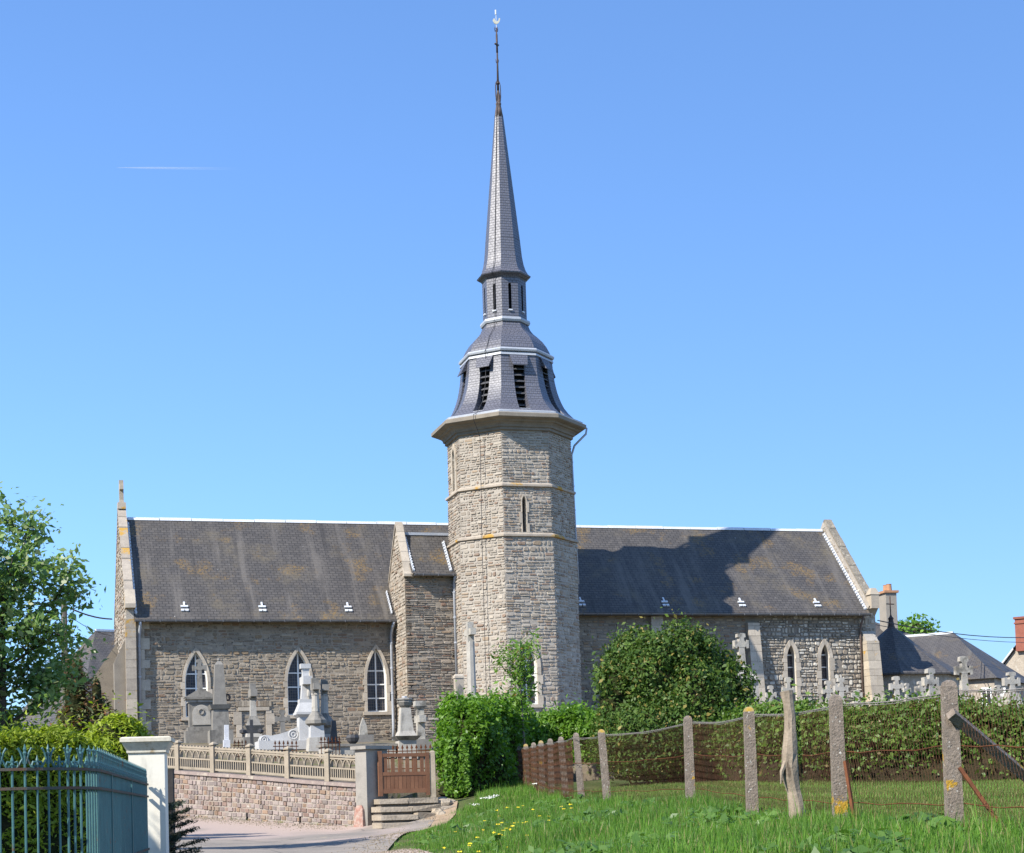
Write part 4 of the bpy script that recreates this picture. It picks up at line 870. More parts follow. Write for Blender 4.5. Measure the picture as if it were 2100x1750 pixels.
for k in range(9):
    x = .05+(GW-.1)*(k+.5)/9; m_ = MB(); m_.tube([(x, .16, .0), (x, .16, GH+.02)], .012, 5); m_.fru(x, .16, GH+.02, GH+.16, .025, .012, .004, .004); 
gp_ = at(889, 1636, 39.1); m_ = MB(); m_.fru(0, 0, -.15, GH+.02, .065, .06, .06, .055); m_.fru(0, 0, GH+.02, GH+.05, .06, .055, .03, .03)
tag(m_.build('hinge_post', Mt['castfence'], None, loc=(gp_.x, gp_.y, GL.z)), 'slim concrete post at the right side of the wooden gate', 'post')
# steps
steps = thing('stone_steps', (GL.x, GL.y, h1(GL.x, GL.y-1)), 'worn stone steps leading from the road up to the wooden gate', 'steps', grot)
zb0 = steps.location.z
tops = [GL.z-.02, GL.z-.20, GL.z-.38, GL.z-.55]
for i, zt2 in enumerate(tops):
    y0 = -.12-.34*i; xs = -.12-.09*i; xe = GW+.05+(0, .30, .50, .42)[i]; cuts = [xs, xs+(xe-xs)*(.48+.04*math.sin(i*2)), xe]
    if i in (1, 2): cuts = [xs, xs+(xe-xs)*.42, xs+(xe-xs)*.8, xe]
    if i == 3: cuts = [xs, xs+(xe-xs)*.55, xe+.1]
    for a, b in zip(cuts[:-1], cuts[1:]):
        m_ = MB(); j = lambda s_=.02: random.uniform(-s_, s_); rough = .05 if a > GW*.4 and i > 0 else .018; zb3 = (tops[i+1] if i < 3 else zt2-.28)-.04-zb0
        V_ = [(a+.006, y0-.34+j(rough), zb3), (b-.006, y0-.34+j(rough), zb3), (b-.006, y0+.4, zb3), (a+.006, y0+.4, zb3)]
        zt3 = zt2-zb0; V_ += [(a+.006+j(rough*.4), y0-.32+j(rough), zt3+j(rough)-.015), (b-.006+j(rough*.4), y0-.32+j(rough), zt3+j(rough)-.015), (b-.006, y0+.4, zt3), (a+.006, y0+.4, zt3)]
        V_ = V_[:0]+[(x, y, max(z, zt3-.12)) for x, y, z in V_]
        m_.add(V_, [(0,3,2,1),(4,5,6,7),(0,1,5,4),(1,2,6,5),(2,3,7,6),(3,0,4,7)]); m_.build('step_stone', Mt['step'], steps)
m_ = MB()
for i, zt2 in enumerate(tops): m_.box((-.06-.09*i, -.12-.34*i-.24, -.4), (GW+.02+(0, .22, .40, .32)[i], -.12-.34*i+.42, zt2-zb0-.09))
tag(m_.build('step_core', Mt['mortar_dark'], steps), kind='stuff')
# boulders tumbled beside the steps
def boulder(x, y, D, r, lab, sq=.7):
    p = at(x, y, D); m_ = MB(); vs_ = []; 
    import itertools
    prof = [(.5, -.6), (.92, -.3), (1.0, .1), (.8, .5), (.4, .72)]
    m_.lathe([(a*r, b*r*sq) for a, b in prof], 7); m_.v = [(u+random.uniform(-.15, .15)*r, v+random.uniform(-.15, .15)*r, z+random.uniform(-.12, .12)*r) for u, v, z in m_.v]
    z0 = min(q[2] for q in m_.v); g = max(h1(p.x, p.y), p.z-.2)
    tag(m_.build('boulder', Mt['step'], None, loc=(p.x, p.y, h1(p.x, p.y)-z0-.06)), lab, 'boulder', 'boulders beside the steps')
boulder(912, 1668, 38.9, .22, 'squat tan boulder low down at the right end of the steps'); boulder(907, 1648, 39.5, .2, 'tan boulder against the hedge foot above the other boulders beside the steps'); boulder(898, 1688, 38.3, .17, 'lowest and nearest tan boulder at the foot of the steps')
boulder(922, 1655, 39.2, .15, 'small tan boulder farthest right beside the steps under the hedge'); boulder(904, 1678, 38.0, .13, 'smallest tan boulder between the lowest one and the squat one')

# ================================================================== GRAVES
def gthing(name, x, D, label, cat, rot=ANG, group=None):
    p = at(x, 1500, D); z = hc(p.x, p.y); o_t = thing(name, (p.x, p.y, z-.03), label, cat, rot, group); o_t.rotation_euler = (random.uniform(-.012, .012), random.uniform(-.015, .015), rot); return o_t, p, z-.03
def ztop(x, y, D): return at(x, y, D).z
def stone_cross(mb, x, y, z0, h, sh, arm, th, flare=1.35, arm_z=.72):      # shaft and arms with widened ends
    za = z0+h*arm_z; mb.fru(x, y, z0, za-sh*.8, sh*1.15, th*1.1, sh*.85, th*.9); mb.box((x-sh, y-th, za-sh), (x+sh, y+th, za+sh))
    for sd in (-1, 1):
        xa, xb = x+sd*sh, x+sd*arm
        q = [(xa, za-sh*.8), (x+sd*arm*.62, za-sh*.7), (x+sd*arm*.70, za-sh*flare), (xb, za-sh*flare*.9), (xb, za+sh*flare*.9), (x+sd*arm*.70, za+sh*flare), (x+sd*arm*.62, za+sh*.7), (xa, za+sh*.8)]
        mb.prism([(a, y-th, b) for a, b in (q if sd > 0 else q[::-1])], (0, 2*th, 0))
    zt2 = z0+h; q = [(-sh*.8, za+sh), (-sh*.7, zt2-(zt2-za)*.42), (-sh*flare, zt2-(zt2-za)*.36), (-sh*flare*.9, zt2-.02), (-sh*.4, zt2), (sh*.4, zt2), (sh*flare*.9, zt2-.02), (sh*flare, zt2-(zt2-za)*.36), (sh*.7, zt2-(zt2-za)*.42), (sh*.8, za+sh)]
    mb.prism([(x+a, y-th, b) for a, b in q[::-1]], (0, 2*th, 0))
# a: pedimented stele with a small cross
g, p, z = gthing('stele', 413, 57, 'grey pedimented stele with arched panel and carved wreath under the leftmost nave window', 'gravestone')
zp, zc = ztop(413, 1412, 57)-z, ztop(413, 1352, 57)-z; hb = zp-.38
MB().box((-.55, -.35, 0), (.55, .35, .42)).build('base', Mt['granite'], g); MB().box((-.46, -.27, .42), (.46, .27, .55)).build('plinth', Mt['granite'], g)
MB().box((-.40, -.2, .55), (.40, .2, hb-.1)).build('body', Mt['granite'], g)
MB().box((-.44, -.24, hb-.1), (.44, .24, hb)).build('band', Mt['palestone'], g); MB().box((-.52, -.31, hb), (.52, .31, hb+.07)).build('cornice', Mt['granite'], g)
MB().prism([(-.54, -.3, hb+.07), (.54, -.3, hb+.07), (0, -.3, zp)], (0, .6, 0)).build('pediment', Mt['granite'], g)
o_ = Open(0, .30, .62, hb-.5, hb-.18, .01); m_ = MB(); zz2 = [o_.z0, o_.zs]+[o_.zs+(o_.zt-o_.zs)*(1-(1-k/7)**2) for k in range(1, 8)]; lp = [(math.sqrt(max(0, 1-((q-o_.zs)/(o_.zt-o_.zs))**2))*.3 if q > o_.zs else .3, q) for q in zz2]
m_.prism([(a, -.2, b) for a, b in lp]+[(-a, -.2, b) for a, b in lp[::-1]], (0, -.025, 0)); pn = m_.build('panel', Mt['palestone'], g)
m_ = MB(); m_.tube([(.085*math.cos(k*PI/6), -.235, hb-.42+.09*math.sin(k*PI/6)) for k in range(13)], .022, 6, cap=False); m_.build('wreath', Mt['granite'], pn)
m_ = MB(); stone_cross(m_, 0, 0, zp-.08, zc-zp+.08, .075, .24, .06); m_.build('cross', Mt['granite'], g)
# b: obelisk
g, p, z = gthing('obelisk', 452, 56, 'tall dark grey obelisk on a block pedestal right of the pedimented stele', 'gravestone')
zo = ztop(451, 1350, 56)-z; zc = ztop(452, 1450, 56)-z
MB().box((-.38, -.38, 0), (.38, .38, .45)).build('base', Mt['granite'], g); MB().fru(0, 0, .45, zc-.08, .27, .27, .25, .25).build('pedestal', Mt['granite'], g); MB().fru(0, 0, zc-.08, zc+.06, .30, .30, .36, .36).build('cap', Mt['granite'], g)
m_ = MB(); m_.fru(0, 0, zc+.06, zo-.22, .21, .21, .14, .14); m_.fru(0, 0, zo-.22, zo-.1, .14, .14, .05, .05); m_.lathe([(.03, zo-.12), (.06, zo-.06), (.03, zo)], 8); m_.build('needle', Mt['granite'], g)
m_ = MB(); m_.tube([(.26+.06*math.cos(k*PI/5), -.1, zc+.3+.10*math.sin(k*PI/5)) for k in range(11)], .03, 6, cap=False); m_.build('iron_wreath', Mt['iron'], g)
# c: white marker
g, p, z = gthing('grave_marker', 464, 52, 'small slim white marble marker beside the obelisk', 'gravestone'); zt2 = ztop(464, 1487, 52)-z
MB().box((-.1, -.1, 0), (.1, .1, .3)).build('base', Mt['plaque'], g); MB().fru(0, 0, .3, zt2, .07, .05, .065, .045).build('tablet', Mt['plaque'], g)
# d: tall cross on pedestal with iron crucifix
g, p, z = gthing('cross_monument', 520, 53, 'tall narrow granite cross on a grey pedestal before the blocked doorway', 'cross'); zt2 = ztop(520, 1402, 53)-z; zp = ztop(520, 1490, 53)-z
MB().box((-.36, -.36, 0), (.36, .36, .3)).build('base', Mt['granite'], g); MB().fru(0, 0, .3, zp-.1, .24, .24, .2, .2).build('pedestal', Mt['palestone'], g); MB().fru(0, 0, zp-.1, zp+.02, .24, .24, .31, .31).build('cap', Mt['granite'], g); MB().fru(0, 0, zp+.02, zp+.32, .22, .22, .11, .11).build('collar', Mt['granite'], g)
m_ = MB(); m_.fru(0, 0, zp+.32, zt2-.36, .095, .095, .085, .085); m_.build('shaft', Mt['palestone'], g); m_ = MB(); m_.fru(0, 0, zt2-.52, zt2-.46, .09, .09, .13, .13); m_.box((-.1, -.36, zt2-.42), (.1, .36, zt2-.2)); m_.fru(0, 0, zt2-.46, zt2, .09, .09, .09, .09); m_.build('cross_head', Mt['granite'], g)
ic = at(516, 1500, 51.8); zc_ = hc(ic.x, ic.y); tI = ztop(516, 1474, 51.8)-zc_; m_ = MB(); m_.fru(0, 0, 0, tI, .05, .035, .045, .03); m_.box((-.28, -.03, tI-.42), (.28, .03, tI-.3))
for sd in (-1, 1): m_.lathe([(.01, tI-.44), (.1, tI-.40), (.1, tI-.32), (.01, tI-.28)], 8, (sd*.27, 0))
tag(m_.build('iron_crucifix', Mt['darkstone'], None, loc=(ic.x, ic.y, zc_-.03), rotz=ANG), 'low black iron cross in front of the tall narrow granite cross', 'cross')
# e: small dark cross
g, p, z = gthing('grave_cross', 580, 58, 'small dark stone cross standing left of the white tomb against the nave wall', 'cross'); m_ = MB(); stone_cross(m_, 0, 0, 0, ztop(580, 1456, 58)-z, .085, .26, .08); m_.build('cross', Mt['granite'], g)
# f: white tomb
g, p, z = gthing('white_tomb', 628, 50, 'white stone tomb with scrolled side wing and a broken white cross', 'tomb', ANG); zt2 = ztop(625, 1362, 50)-z; zp = ztop(625, 1472, 50)-z; zc = ztop(625, 1442, 50)-z; zw = ztop(600, 1499, 50)-z; zl = ztop(540, 1517, 50)-z
MB().box((-1.45, -.45, 0), (.5, .5, zl-.08)).build('base', Mt['whitetomb'], g)
pts = [(-1.4, zl-.08), (-.22, zl-.08), (-.22, zw+.12), (-.34, zw+.07), (-.55, zw-.02), (-.8, zw-.10), (-1.05, zw-.15), (-1.22, zw-.12), (-1.35, zw-.16), (-1.4, zw-.26)]
wg = MB().prism([(a, -.1, b) for a, b in pts], (0, .22, 0)).build('wing', Mt['whitetomb'], g)
for xx, zz3, r in ((-1.25, zw-.26, .10), (-.40, zw-.12, .13)):
    m_ = MB(); 
    for rr in (r, r*.45): m_.tube([(xx+rr*math.cos(k*PI/8), -.115, zz3+rr*math.sin(k*PI/8)) for k in range(17)], .02, 6, cap=False)
    m_.build('scroll', Mt['whitetomb'], wg)
MB().fru(0, 0, zl-.08, zp, .25, .25, .235, .235).build('pedestal', Mt['whitetomb'], g); m_ = MB(); m_.fru(0, 0, zp, zp+.08, .24, .24, .33, .33); m_.fru(0, 0, zp+.08, zp+.15, .33, .33, .33, .33); m_.fru(0, 0, zp+.15, zc, .31, .31, .2, .2); m_.box((-.21, -.2, zc), (.21, .2, zc+.1)); m_.build('cap', Mt['whitetomb'], g)
cr = MB(); cr.fru(0, 0, zc+.1, zc+.9, .15, .12, .09, .08); cr.box((-.12, -.36, zt2-.62), (.14, .36, zt2-.38)); cr.fru(0, 0, zc+.88, zt2-.14, .09, .08, .11, .09); cr.fru(0, 0, zt2-.14, zt2, .15, .12, .15, .12); cr.build('cross', Mt['whitetomb'], g)
MB().tube([(.02, -.1, zt2-.5), (.10, -.16, zt2-.72), (.06, -.18, zt2-.95), (.12, -.15, zt2-1.15)], [.05, .07, .05, .02], 6).build('carved_drape', Mt['palestone'], g)
# g: two columns
for x, yt, yc, D, lab in ((649, 1391, 1480, 49, 'grey column monument with ringed cross head right beside the white tomb'), (666, 1394, 1484, 50.5, 'second grey column monument farther back and right of the white tomb')):
    g, p, z = gthing('column_monument', x, D, lab, 'gravestone', ANG, 'column monuments'); zt2 = ztop(x, yt, D)-z; zp = ztop(x, yc, D)-z
    MB().fru(0, 0, 0, .4, .28, .28, .24, .24).build('base', Mt['palestone'], g); MB().fru(0, 0, .4, zp-.12, .2, .2, .19, .19).build('pedestal', Mt['whitetomb'] if x < 660 else Mt['granite'], g)
    MB().lathe([(.2, zp-.14), (.31, zp-.06), (.31, zp+.04), (.22, zp+.14), (.2, zp+.18), (.13, zp+.26), (.12, zp+.3)], 10).build('cap', Mt['granite'], g)
    MB().lathe([(.12, zp+.28), (.1, zt2-.5), (.12, zt2-.48), (.10, zt2-.44)], 10).build('shaft', Mt['palestone'], g)
    m_ = MB(); m_.box((-.09, -.3, zt2-.34), (.09, .3, zt2-.16)); m_.fru(0, 0, zt2-.46, zt2, .09, .09, .1, .1); m_.build('cross_head', Mt['granite'], g)
# h: dark obelisk, i: low dark tomb
g, p, z = gthing('slim_stele', 684, 49.5, 'slim black stele between the columns and the gate pier', 'gravestone'); zt2 = ztop(684, 1478, 49.5)-z
MB().box((-.16, -.16, 0), (.16, .16, .25)).build('base', Mt['darkstone'], g); MB().fru(0, 0, .25, zt2, .1, .08, .06, .05).build('needle', Mt['darkstone'], g)
g, p, z = gthing('low_tomb', 715, 47, 'low grey tomb slab with a tilted dark urn behind the gate pier', 'tomb'); zt2 = ztop(715, 1527, 47)-z
MB().box((-.75, -.5, 0), (1.2, .6, max(.2, zt2-.07))).build('base', Mt['palestone'], g); MB().box((-.8, -.55, max(.2, zt2-.07)), (1.25, .65, max(.27, zt2))).build('slab', Mt['granite'], g)
MB().lathe([(.06, zt2), (.15, zt2+.08), (.19, zt2+.18), (.16, zt2+.26), (.1, zt2+.22)], 9, (.1, .0)).build('urn', Mt['darkstone'], g)
g, p, z = gthing('headstone', 745, 54, 'small rough pointed headstone behind the gate pier near the third nave window', 'gravestone'); zt2 = ztop(745, 1472, 54)-z
MB().box((-.3, -.2, 0), (.3, .2, .25)).build('base', Mt['granite'], g); MB().prism([(-.13, -.08, .25), (.13, -.08, .25), (.1, -.08, zt2-.25), (.0, -.08, zt2), (-.1, -.08, zt2-.25)], (0, .16, 0)).build('tablet', Mt['crossstone'], g)
# k: urn monument
g, p, z = gthing('urn_monument', 832, 47, 'tapered granite pedestal topped by a carved urn with flame behind the wooden gate', 'gravestone'); zt2 = ztop(832, 1428, 47)-z; zp = ztop(832, 1512, 47)-z; zu = ztop(832, 1452, 47)-z
MB().fru(0, 0, 0, zp-.08, .27, .27, .24, .24).build('base', Mt['palestone'], g); MB().fru(0, 0, zp-.08, zp+.02, .27, .27, .36, .36).build('base_cap', Mt['granite'], g)
m_ = MB(); m_.fru(0, 0, zp+.02, zp+.16, .26, .26, .2, .2); m_.fru(0, 0, zp+.16, zu, .19, .19, .13, .13); m_.build('pedestal', Mt['palestone'], g)
m_ = MB(); m_.lathe([(.1, zu), (.17, zu+.06), (.22, zu+.16), (.2, zu+.2), (.24, zu+.22), (.22, zu+.26), (.1, zu+.28)], 10); m_.build('urn', Mt['granite'], g); MB().lathe([(.07, zu+.27), (.08, zu+.32), (.02, zt2)], 7).build('flame', Mt['plaque'], g)
# l: cross behind
g, p, z = gthing('pillar_cross', 863, 49, 'grey stone cross seen edge on just right of the urn monument', 'cross'); zt2 = ztop(863, 1438, 49)-z
MB().box((-.25, -.25, 0), (.25, .25, .3)).build('base', Mt['granite'], g); m_ = MB(); m_.fru(0, 0, .3, zt2-.25, .11, .11, .1, .1); m_.box((-.1, -.34, zt2-.62), (.1, .34, zt2-.42)); m_.fru(0, 0, zt2-.25, zt2-.15, .09, .09, .16, .16); m_.fru(0, 0, zt2-.15, zt2, .16, .16, .15, .15); m_.build('shaft', Mt['crossstone'], g)
MB().lathe([(.03, zt2-.58), (.1, zt2-.56), (.1, zt2-.48), (.03, zt2-.46)], 10, (.08, -.12)).build('boss', Mt['granite'], g)
# m: high churchyard cross, n: niche stone
g, p, z = gthing('churchyard_cross', 970, 53, 'very tall slender stone churchyard cross in front of the tower', 'cross'); zt2 = ztop(970, 1276, 53)-z
m_ = MB(); m_.fru(0, 0, 0, .45, .6, .6, .5, .5); m_.fru(0, 0, .45, .8, .36, .36, .3, .3); m_.build('base', Mt['palestone'], g); MB().lathe([(.15, .8), (.13, zt2-.6)], 8, ph=P8).build('shaft', Mt['palestone'], g)
m_ = MB(); m_.fru(0, 0, zt2-.62, zt2, .10, .10, .095, .095); m_.box((-.09, -.4, zt2-.42), (.09, .4, zt2-.22)); m_.build('cross_head', Mt['crossstone'], g)
g, p, z = gthing('niche_stone', 945, 52, 'short pale stone pillar with carved niche left of the tall churchyard cross', 'gravestone'); zt2 = ztop(945, 1383, 52)-z
m_ = MB(); m_.fru(0, 0, 0, zt2-.75, .13, .12, .1, .1); m_.build('shaft', Mt['palestone'], g); m_ = MB(); m_.box((-.13, -.12, zt2-.75), (.13, .12, zt2-.12)); m_.fru(0, 0, zt2-.12, zt2-.05, .15, .14, .15, .14); m_.fru(0, 0, zt2-.05, zt2, .14, .13, .1, .1); m_.build('head', Mt['ashlar'], g); MB().prism([(-.08, -.125, zt2-.65), (.08, -.125, zt2-.65), (.08, -.125, zt2-.4), (0, -.125, zt2-.3), (-.08, -.125, zt2-.4)], (0, .006, 0)).build('niche', Mt['granite'], g)
# iron railings round graves
def railing(x0, x1, D, n, y, lab):
    a, b = at(x0, 1530, D), at(x1, 1530, D+.4); d = Vector((b.x-a.x, b.y-a.y, 0)); L_ = d.length; z0 = hc(a.x, a.y)-.05; r = thing('grave_railing', (a.x, a.y, z0), lab, 'railing', math.atan2(d.y, d.x), 'iron railings round graves')
    hh = ztop(x0, y, D)-z0
    for zz3 in (hh*.25, hh-.16): MB().box((0, -.008, zz3), (L_, .008, zz3+.025)).build('rail', Mt['rustiron'], r)
    for k in range(n):
        x = L_*(k+.5)/n; m_ = MB(); m_.tube([(x, 0, 0), (x, 0, hh-.1)], .011, 5); m_.add([(x-.035, 0, hh-.07), (x, -.012, hh-.1), (x+.035, 0, hh-.07), (x, .012, hh-.1), (x, 0, hh+.03)], [(0, 1, 4), (1, 2, 4), (2, 3, 4), (3, 0, 4), (3, 2, 1, 0)]); m_.build('bar', Mt['rustiron'], r)
railing(782, 906, 44.0, 13, 1530, 'rusty spiked iron railing seen through the wooden gate'); railing(655, 700, 46.0, 6, 1512, 'short rusty iron railing below the column monuments'); railing(560, 612, 46.5, 6, 1520, 'low rusty iron railing in front of the white tomb wing'); railing(478, 508, 47, 4, 1518, 'short rusty iron railing below the obelisk')
# crosses right of the tower
g, p, z = gthing('stepped_cross', 1524, 57, 'tall stone cross on a stepped pedestal at the right edge of the big shrub', 'cross'); zt2 = ztop(1524, 1299, 57)-z; zs_ = ztop(1524, 1366, 57)-z; zd = ztop(1524, 1395, 57)-z
m_ = MB(); m_.box((-.42, -.42, 0), (.42, .42, zd-.05)); m_.build('pedestal', Mt['palestone'], g); m_ = MB(); m_.fru(0, 0, zd-.05, zd+.03, .5, .5, .5, .5); m_.fru(0, 0, zd+.03, zs_-.12, .42, .42, .2, .2); m_.fru(0, 0, zs_-.12, zs_, .22, .22, .14, .14); m_.build('stepped_cap', Mt['crossstone'], g)
m_ = MB(); stone_cross(m_, 0, 0, zs_, zt2-zs_, .11, .25, .11, 1.3, .66); m_.build('cross', Mt['crossstone'], g)
RC = [(1584, 1406, 54, .20, 'low stone cross left of the bare wooden fence post', .08), (1619, 1389, 56, .24, 'grey stone cross in front of the left chancel window', .09), (1701, 1396, 55, .24, 'dark stone cross in front of the right chancel window', .09), (1727, 1390, 53, .25, 'clean pale stone cross right of the chancel windows above the hedge', .10),
      (1842, 1387, 52, .25, 'pale stone cross before the dark sacristy roof', .10), (1863, 1401, 50, .14, 'thin brown stone cross close behind the pale one before the sacristy', .06), (1892, 1397, 55, .22, 'short stone cross partly behind the broad cross', .09), (1911, 1371, 52, .30, 'broad stone cross with rounded arms left of the tallest fence post', .12),
      (1981, 1346, 50, .30, 'largest stone cross with stepped arms right of the tallest fence post', .12), (2078, 1378, 50, .30, 'stone cross near the right edge of the picture', .11), (1950, 1410, 56, .2, 'small stone cross almost hidden behind the tallest fence post', .08), (1760, 1415, 54, .2, 'squat low grey cross between the chancel window and its corner buttress', .08), (2050, 1405, 55, .2, 'low stone cross left of the cross at the right edge', .08)]
for x, yt, D, arm, lab, sh in RC:
    g, p, z = gthing('grave_cross', x, D, lab, 'cross', ANG+random.uniform(-.12, .12), 'stone crosses above the field hedge'); zt2 = ztop(x, yt, D)-z
    m_ = MB(); m_.fru(0, 0, 0, .22, sh*3, sh*2.4, sh*2.8, sh*2.2); m_.fru(0, 0, .22, .5, sh*2.0, sh*1.8, sh*1.5, sh*1.4); m_.build('base', Mt['crossstone'], g)
    sh *= .8; arm *= .88; m_ = MB(); stone_cross(m_, 0, 0, .5, zt2-.5, sh, arm, sh*.9, 1.25+.2*random.random(), 1-.42/max(.9, zt2-.5)); m_.build('cross', Mt['palestone'] if x in (1727, 1842) else Mt['crossstone'], g)
# ================================================================== PLANTS
def leaves(C, Nrm, size, asp=.5, jit=.9, fold=.25):                   # rhombus leaves at C facing roughly Nrm -> (n, 4, 3)
    n = len(C); N = Nrm + RNG.normal(size=(n, 3))*jit; N /= np.linalg.norm(N, axis=1)[:, None]+1e-9
    A = np.cross(N, RNG.normal(size=(n, 3))); A /= np.linalg.norm(A, axis=1)[:, None]+1e-9; B = np.cross(N, A)
    s = (size*np.clip(RNG.lognormal(-.05, .35, n), .4, 1.9))[:, None]; a, b = A*s*.5, B*s*.5*asp
    return np.stack([C-a, C-b+N*s*fold*.3, C+a, C+b+N*s*fold*.3], 1)
def bumpy(P, k=1.0, amp=.08):
    x, y, z = P[:, 0]*k, P[:, 1]*k, P[:, 2]*k
    return amp*(np.sin(x*2.1+y*1.3)*np.cos(z*2.4+x)+.6*np.sin(x*4.7-z*3.9+y*5.1)+.4*np.sin(y*9.1+z*8.3+x*7.7))
def hedge(name, pts, mats, size, dens, label, amp=.09, low=None, asp=.55, coremat='core', depthj=.10):
    """pts: (x, y, z base, z top, half width) along the hedge; leaves cover a rounded section"""
    P = np.array(pts, float); d = np.r_[0, np.cumsum(np.linalg.norm(np.diff(P[:, :2], axis=0), axis=1))]; L_ = d[-1]
    o0 = P[0, :3].copy(); root = thing(name, tuple(o0), label, 'hedge')
    def sec(t, a, r):                                                  # a in 0..1 round the section from foot to foot
        q = np.stack([np.interp(t, d, P[:, k]) for k in range(5)], 1); e = np.clip(t/.8, 0, 1)*np.clip((L_-t)/.8, 0, 1); e = .55+.45*np.sqrt(e)
        tt = np.clip(t, .05, L_-.05); dx = np.interp(tt+.05, d, P[:, 0])-np.interp(tt-.05, d, P[:, 0]); dy = np.interp(tt+.05, d, P[:, 1])-np.interp(tt-.05, d, P[:, 1]); l = np.hypot(dx, dy)+1e-9; nx, ny = -dy/l, dx/l
        th = PI*(1-a); cx, sz = np.cos(th), np.sin(th); w_ = np.sign(cx)*np.abs(cx)**.45; h = np.abs(sz)**.55
        hw = q[:, 4]*e*r; hh = (q[:, 3]-q[:, 2])*(.75+.25*e)*r
        X = np.stack([q[:, 0]+nx*w_*hw, q[:, 1]+ny*w_*hw, q[:, 2]+h*hh], 1); N = np.stack([nx*cx, ny*cx, sz*.9+.1], 1); return X, N, h
    area = L_*(2*np.mean(P[:, 3]-P[:, 2])+2*np.mean(P[:, 4])); n = int(area*dens)
    t = RNG.uniform(0, L_, n); a = RNG.uniform(0, 1, n)
    a = np.where(RNG.random(n) < .35, RNG.uniform(.3, .7, n), np.where(RNG.random(n) < .5, RNG.uniform(0, .3, n), RNG.uniform(.7, 1, n)))
    X, N, h = sec(t, a, np.ones(n)); X += N*(bumpy(X, 1.2, amp)+RNG.normal(size=n)*depthj-.04)[:, None]
    # end caps
    ne = int(n*.07); k = RNG.random(ne) < .5; te = np.where(k, .02, L_-.02); Xe, Ne, he = sec(te, RNG.uniform(0, 1, ne), np.sqrt(RNG.random(ne))); dirs = np.where(k, -1, 1)[:, None]
    D0 = np.array([(P[1]-P[0])[:2], (P[-1]-P[-2])[:2]]); D0 /= np.linalg.norm(D0, axis=1)[:, None]; dv = np.where(k[:, None], D0[0], D0[1]); Xe[:, :2] += dv*dirs*(RNG.random(ne)[:, None]*.18); Ne = np.concatenate([dv*dirs, np.full((ne, 1), .2)], 1)
    X = np.r_[X, Xe]; N = np.r_[N, Ne]; h = np.r_[h, he]
    gk = np.sin(X[:, 0]*5.1+X[:, 2]*3.3)*np.sin(X[:, 2]*6.3-X[:, 1]*4.1)+.6*np.sin(X[:, 0]*11+X[:, 1]*9)*np.sin(X[:, 2]*13); m = gk+RNG.normal(size=len(gk))*.5 > -.9; X, N, h = X[m], N[m], h[m]
    X = X+N*((RNG.random(len(X)) < .035)*RNG.uniform(.05, .28, len(X)))[:, None]*np.array([1, 1, 1.4])
    if low is not None: m = (h > low) | (RNG.random(len(h)) < .22+.5*h/low); X, N = X[m], N[m]
    quads_mesh('foliage', leaves(X-o0, N, size, asp), Mt[mats], root)
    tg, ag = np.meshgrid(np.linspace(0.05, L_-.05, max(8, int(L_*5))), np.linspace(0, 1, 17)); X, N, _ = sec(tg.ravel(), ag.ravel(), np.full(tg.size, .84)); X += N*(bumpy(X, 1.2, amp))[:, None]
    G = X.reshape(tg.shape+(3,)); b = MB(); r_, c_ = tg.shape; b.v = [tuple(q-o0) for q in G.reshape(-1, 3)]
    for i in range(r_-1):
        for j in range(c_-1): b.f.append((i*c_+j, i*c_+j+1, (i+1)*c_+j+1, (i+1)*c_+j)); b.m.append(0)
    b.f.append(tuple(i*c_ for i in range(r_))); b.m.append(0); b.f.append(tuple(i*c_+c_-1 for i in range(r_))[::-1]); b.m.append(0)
    b.build('inner_core', Mt[coremat], root, smooth=True, uv=False)  # closed shell, coloured dark for the shade behind the leaves
    return root
